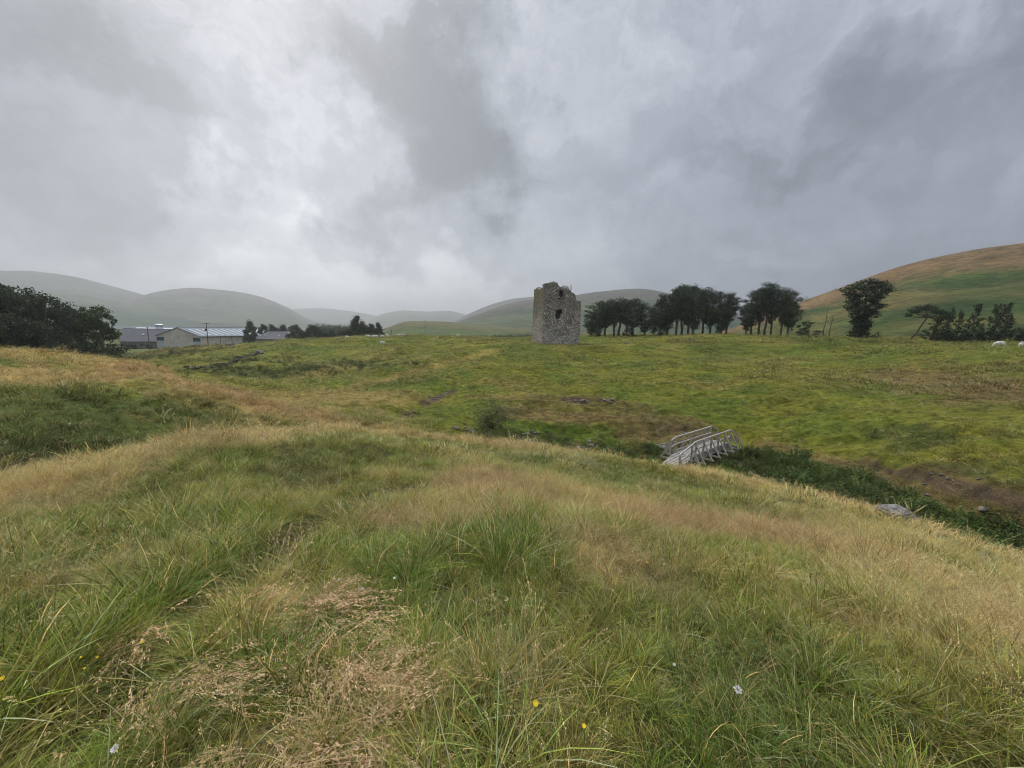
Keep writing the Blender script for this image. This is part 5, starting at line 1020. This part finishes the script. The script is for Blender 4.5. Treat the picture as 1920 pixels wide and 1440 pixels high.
big = stone_mesh(21, 4); big.materials.append(M_ROCK)
x, y = hit(1676, 975); r_ = math.hypot(x, y); a, te = azel(1678, 970); r_ = 19.6; x, y = math.sin(a) * r_, math.cos(a) * r_
o = obj('boulder', big, None, (x, y, te * r_ + .12)); o.scale = (.62, .38, .36); o.rotation_euler = (.1, .22, -.35); tag(o, 'big grey lichened boulder at the edge of the burn', 'boulder')
rg = np.random.default_rng(91); used = set()
def stones(cl, n, px, py, sx, sy, s0, s1, label, group, flat=.6):
    for i in range(n):
        qx, qy = px + rg.normal(0, sx), py + rg.normal(0, sy); x, y = hit(qx, qy, 8)
        if math.hypot(x, y) > 160: continue
        s = rg.uniform(s0, s1); o = obj('stone', SM[rg.integers(0, 6)], None, (x, y, Hf(x, y) + s * .12)); o.scale = (s, s * rg.uniform(.6, 1), s * rg.uniform(.4, .8) * flat / .6); o.rotation_euler = (rg.normal(0, .2), rg.normal(0, .2), rg.uniform(0, 6.28)); tag(o, label, 'stone', group)
stones(0, 10, 1000, 812, 16, 3.0, .08, .2, 'one of the pale stones spilled below the path right of the rowan', 'stones right of the rowan')
stones(0, 9, 873, 806, 9, 3.5, .08, .24, 'one of the pale stones in the bank left of the rowan', 'stones left of the rowan')
stones(0, 8, 1096, 838, 12, 4, .10, .30, 'one of the stones in the dark burn between rowan and bridge', 'stones in the burn')
stones(0, 12, 1245, 850, 12, 7, .2, .55, 'one of the dark rocks tumbled beside the foot of the bridge', 'rocks beside the bridge foot', .8)
stones(0, 8, 1288, 812, 10, 5, .08, .22, 'one of the rocks behind the bridge railings', 'rocks behind the bridge')
stones(0, 7, 1083, 752, 12, 2, .12, .3, 'one of the stones in the left turf scar above the burn', 'stones in the left scar', .5)
stones(0, 6, 1146, 753, 11, 2, .10, .26, 'one of the stones in the right turf scar above the burn', 'stones in the right scar', .5)
stones(0, 12, 818, 747, 14, 6, .08, .22, 'one of the stones in the washed out track left of the rowan', 'stones in the track', .5)
stones(0, 5, 768, 777, 10, 3, .08, .2, 'one of the stones at the foot of the washed out track', 'stones below the track', .5)
stones(0, 26, 1850, 1028, 40, 11, .05, .16, 'one of the dark pebbles in the stony burn bed', 'pebbles in the burn bed', .5)
stones(0, 22, 1780, 905, 60, 14, .04, .13, 'one of the stones in the eroded bank right of the bridge', 'stones in the eroded bank', .5)
stones(0, 6, 1200, 775, 50, 6, .08, .2, 'one of the stones in the brown bracken slope', 'stones on the brown slope', .5)
stones(0, 8, 1095, 866, 14, 3, .08, .2, 'one of the pale stones in the green path before the burn', 'stones in the green path', .4)
for px, py, s, lb in ((407, 646, 2.0, 'large dark rock heap left one in front of the shed'), (431, 648, 1.5, 'smaller dark rock heap right one in front of the shed'), (1842, 958, .3, 'flat grey stone alone among the nettles'), (1176, 644, .7, 'single pale stone in the grass right of the tower'), (488, 662, .9, 'dark stone lump at the end of the old dyke')):
    x, y = hit(px, py, 8); o = obj('rock', SM[int(s * 7) % 6], None, (x, y, Hf(x, y) + s * .15)); o.scale = (s, s * .7, s * .45); o.rotation_euler[2] = s; tag(o, lb, 'rock')

# ------------------------------------------------------------------ sheep
M_WOOL = simple('wool', (.62, .59, .52), (.78, .75, .68), 14, .95, .8, .03); M_FACE = simple('sheep_face', (.70, .67, .60), (.78, .75, .7), 5)
def skin(pts, edges, rad, name, mat, sub=2):
    me = bpy.data.meshes.new(name); me.from_pydata(pts, edges, []); o = bpy.data.objects.new(name, me); sc.collection.objects.link(o); md = o.modifiers.new('s', 'SKIN'); sv = me.skin_vertices[0].data
    for i, r_ in enumerate(rad): sv[i].radius = r_ if isinstance(r_, tuple) else (r_, r_)
    sv[0].use_root = True; s2 = o.modifiers.new('u', 'SUBSURF'); s2.levels = s2.render_levels = sub
    dg = bpy.context.evaluated_depsgraph_get(); dg.update(); out = bpy.data.meshes.new_from_object(o.evaluated_get(dg)); bpy.data.objects.remove(o, do_unlink=True); out.name = name; out.materials.clear(); out.materials.append(mat)
    for p_ in out.polygons: p_.use_smooth = True
    return out
def sheep_mesh(graze, name):
    hd = [(.62, 0, .52), (.70, 0, .28), (.82, 0, .10)] if graze else [(.66, 0, .80), (.76, 0, .93), (.94, 0, .88)]
    P = [(0, 0, .58), (.32, 0, .60), (-.32, 0, .60), (-.5, 0, .56), (.48, 0, .62)] + hd; E = [(0, 1), (0, 2), (2, 3), (1, 4), (4, 5), (5, 6), (6, 7)]; R = [.28, .27, .27, .17, .18, .12, .085, .055]
    for sx, xx in ((1, .34), (1, .30), (-1, -.36), (-1, -.32)):
        pass
    for xx, yy, bt in ((.34, .13, 1), (.34, -.13, 1), (-.34, .13, 2), (-.34, -.13, 2)):
        k = len(P); dx = -.05 if bt == 2 else .0; P += [(xx, yy, .36), (xx + dx, yy, .2), (xx, yy, -.02)]; E += [(bt, k), (k, k + 1), (k + 1, k + 2)]; R += [.075, .038, .03]
    k = len(P); P += [(hd[1][0] - .02, .12, hd[1][2] + .03), (hd[1][0] - .02, -.12, hd[1][2] + .03)]; E += [(6, k), (6, k + 1)]; R += [.03, .03]
    return skin(P, E, R, name, M_WOOL)
SH = [sheep_mesh(True, 'sheep_grazing'), sheep_mesh(False, 'sheep_standing')]
shp = [(1877, 641, 89, 0, 2.7, 'white sheep with its back showing over the rise by the drystone wall'), (1917, 644, 88, 0, .3, 'white sheep half cut off by the right picture edge'),
 (650, 632, 123, 0, 0.2, 'leftmost white sheep, alone under the tall mid field tree'), (688, 631, 123, 0, 0.1, 'white sheep below the rounded tree at the left of the flock'), (692, 631, 123, 0, 2.9, 'white sheep overlapping the left end of the flock'), (700, 631, 123, 1, .4, 'second white sheep from the left of the flock below the trees'), (706, 630, 123, 0, 3.0, 'third white sheep of the flock below the trees'), (716, 630, 123, 0, .2, 'fourth white sheep of the flock just left of the short pole'),
 (727, 630, 123, 1, 2.8, 'white sheep beside the short pole'), (747, 629, 123, 0, .1, 'white sheep a little right of the short pole'), (757, 629, 123, 0, 3.1, 'rightmost white sheep of the flock below the trees'), (804, 621, 250, 0, 0, 'tiny white sheep by the far hedge'), (716, 649, 96, 0, .5, 'tiny white sheep low in the middle field'), (859, 638, 118, 0, 2.6, 'tiny white sheep on the green slope left of the tower')]
for px, py, r_, k, rz_, lb in shp:
    x, y = at(px, r_, py); z = Hf(x, y); tag(obj('sheep', SH[k], None, (x, y, z)), lb, 'sheep', 'white sheep on the pasture').rotation_euler = (0, 0, rz_)

# ------------------------------------------------------------------ flowers
M_YEL = simple('yellow_petals', (.75, .52, .01), (.85, .62, .02), 30, .6); M_STEM = simple('flower_stem', (.10, .16, .04), (.14, .2, .05), 20); M_WPET = simple('white_petals', (.7, .68, .62), (.82, .8, .75), 30, .6); M_LIL = simple('lilac_petals', (.45, .42, .7), (.55, .52, .8), 30, .6)
def flower_parts(sd, kind):
    rg = np.random.default_rng(sd); m_ = MB()
    if kind == 'disc':
        for ring, (n_, R, zz) in enumerate(((16, .017, .002), (12, .012, .005))):
            for i in range(n_):
                a_ = i / n_ * 6.283 + ring * .2; d_ = Vector((math.cos(a_), math.sin(a_), .15)); s_ = Vector((-math.sin(a_), math.cos(a_), 0)) * .0028
                m_.add([Vector((0, 0, zz)), d_ * R * .6 - s_ + Vector((0, 0, zz)), d_ * R + Vector((0, 0, zz)), d_ * R * .6 + s_ + Vector((0, 0, zz))], [(0, 1, 2, 3)])
    else:
        for i in range(34):
            u = rg.normal(0, 1, 3); u /= np.linalg.norm(u); u[2] = abs(u[2]); u = Vector(u); s_ = u.cross(Vector((.3, .2, .9))).normalized() * .004; m_.add([u * .004, u * .012 - s_, u * .018, u * .012 + s_], [(0, 1, 2, 3)])
    return m_
fl = [(267, 1203, 'disc', M_YEL, 1.5, 'larger yellow flower by the trodden path at the lower left'), (152, 1232, 'disc', M_YEL, .8, 'small yellow flower left of the larger one by the path'), (183, 1232, 'disc', M_YEL, .8, 'small yellow flower close to the larger one by the path'), (159, 1253, 'disc', M_YEL, .7, 'tiny lowest yellow flower by the path'),
      (4, 1272, 'disc', M_YEL, 1.6, 'yellow flower at the left picture edge, upper one'), (8, 1311, 'disc', M_YEL, .9, 'yellow flower at the left picture edge, lower one'), (1004, 1323, 'disc', M_YEL, 1.9, 'yellow flower head in the deep grass at the bottom centre'), (1095, 1361, 'disc', M_YEL, 1.3, 'small orange yellow flower right of the bottom centre one'),
      (1196, 1056, 'disc', M_YEL, 1.1, 'yellow flower in the seeding grass, left one of a pair'), (1212, 1059, 'disc', M_YEL, 1.2, 'yellow flower in the seeding grass, right one of a pair'), (728, 950, 'disc', M_YEL, 1.5, 'yellow flower beside the bare path on the crest'),
      (1382, 1301, 'ball', M_WPET, 2.4, 'white clustered flower head in the lower right grass'), (1245, 1060, 'ball', M_WPET, 1.4, 'white downy seed head right of the yellow pair'), (1263, 1255, 'ball', M_WPET, 1.1, 'small white flower left of the lower right cluster'), (216, 1410, 'ball', M_WPET, 1.8, 'white flower head low in the bottom left grass'),
      (1917, 1197, 'ball', M_WPET, 1.6, 'pinkish white flower at the right picture edge'), (104, 970, 'ball', M_LIL, 2.4, 'pale lilac harebell on the left slope'), (636, 1090, 'ball', M_WPET, 1.4, 'pale clover head left of the centre'), (740, 1090, 'ball', M_WPET, 1.3, 'pale clover head near the foreground centre'), (680, 1112, 'ball', M_WPET, 1.3, 'pale clover head between its two neighbours'),
      (1515, 878, 'ball', M_WPET, 4.5, 'white umbel among the nettles left of the boulder, upper'), (1625, 944, 'ball', M_WPET, 5, 'white umbel just left of the boulder'), (1642, 949, 'ball', M_WPET, 5, 'white umbel touching the left of the boulder'), (1410, 889, 'ball', M_WPET, 4.5, 'white umbel below the far end of the footbridge')]
for i, (px, py, kd, m_, s, lb) in enumerate(fl):
    x, y = hit(px, py, .8); z0 = Hf(x, y); r_ = math.hypot(x, y); a, te = azel(px, py); hgt = .27 if r_ < 15 else .8
    rr = r_ * .9
    for _ in range(30):                                           # put the bloom on the sight line at flower height
        x, y = math.sin(a) * rr, math.cos(a) * rr
        if te * rr - Hf(x, y) <= hgt: break
        rr *= 1.02
    x, y = math.sin(a) * rr, math.cos(a) * rr; zb = Hf(x, y); hh = max(te * rr - zb, .15)
    o = empty('wildflower', (x, y, zb), lb, 'flower'); MB().tube([(0, 0, -.02), (.006, .004, hh * .6), (0, 0, hh)], .0018, 5).build('stem', M_STEM, o)
    s *= .42 if hgt < .5 else .8
    b_ = flower_parts(i, kd).build('bloom', m_, o); b_.location = (0, 0, hh); b_.scale = (s,) * 3; b_.rotation_euler = (.5, .1, 0)

# ------------------------------------------------------------------ haze
hz = MB().box((0, 0, 140), (11200, 11200, 440)).mesh('haze', newmat('haze_air'))
m = bpy.data.materials['haze_air']; t = m.node_tree; o_ = t.nodes.new('ShaderNodeOutputMaterial'); pv = t.nodes.new('ShaderNodeVolumePrincipled')
pv.inputs['Color'].default_value = (.90, .96, 1.0, 1); pv.inputs['Density'].default_value = HAZE; pv.inputs['Anisotropy'].default_value = .6
t.links.new(pv.outputs[0], o_.inputs['Volume'])
tag(obj('haze', hz), 'thin damp air fading the far hills', 'haze', kind='stuff')
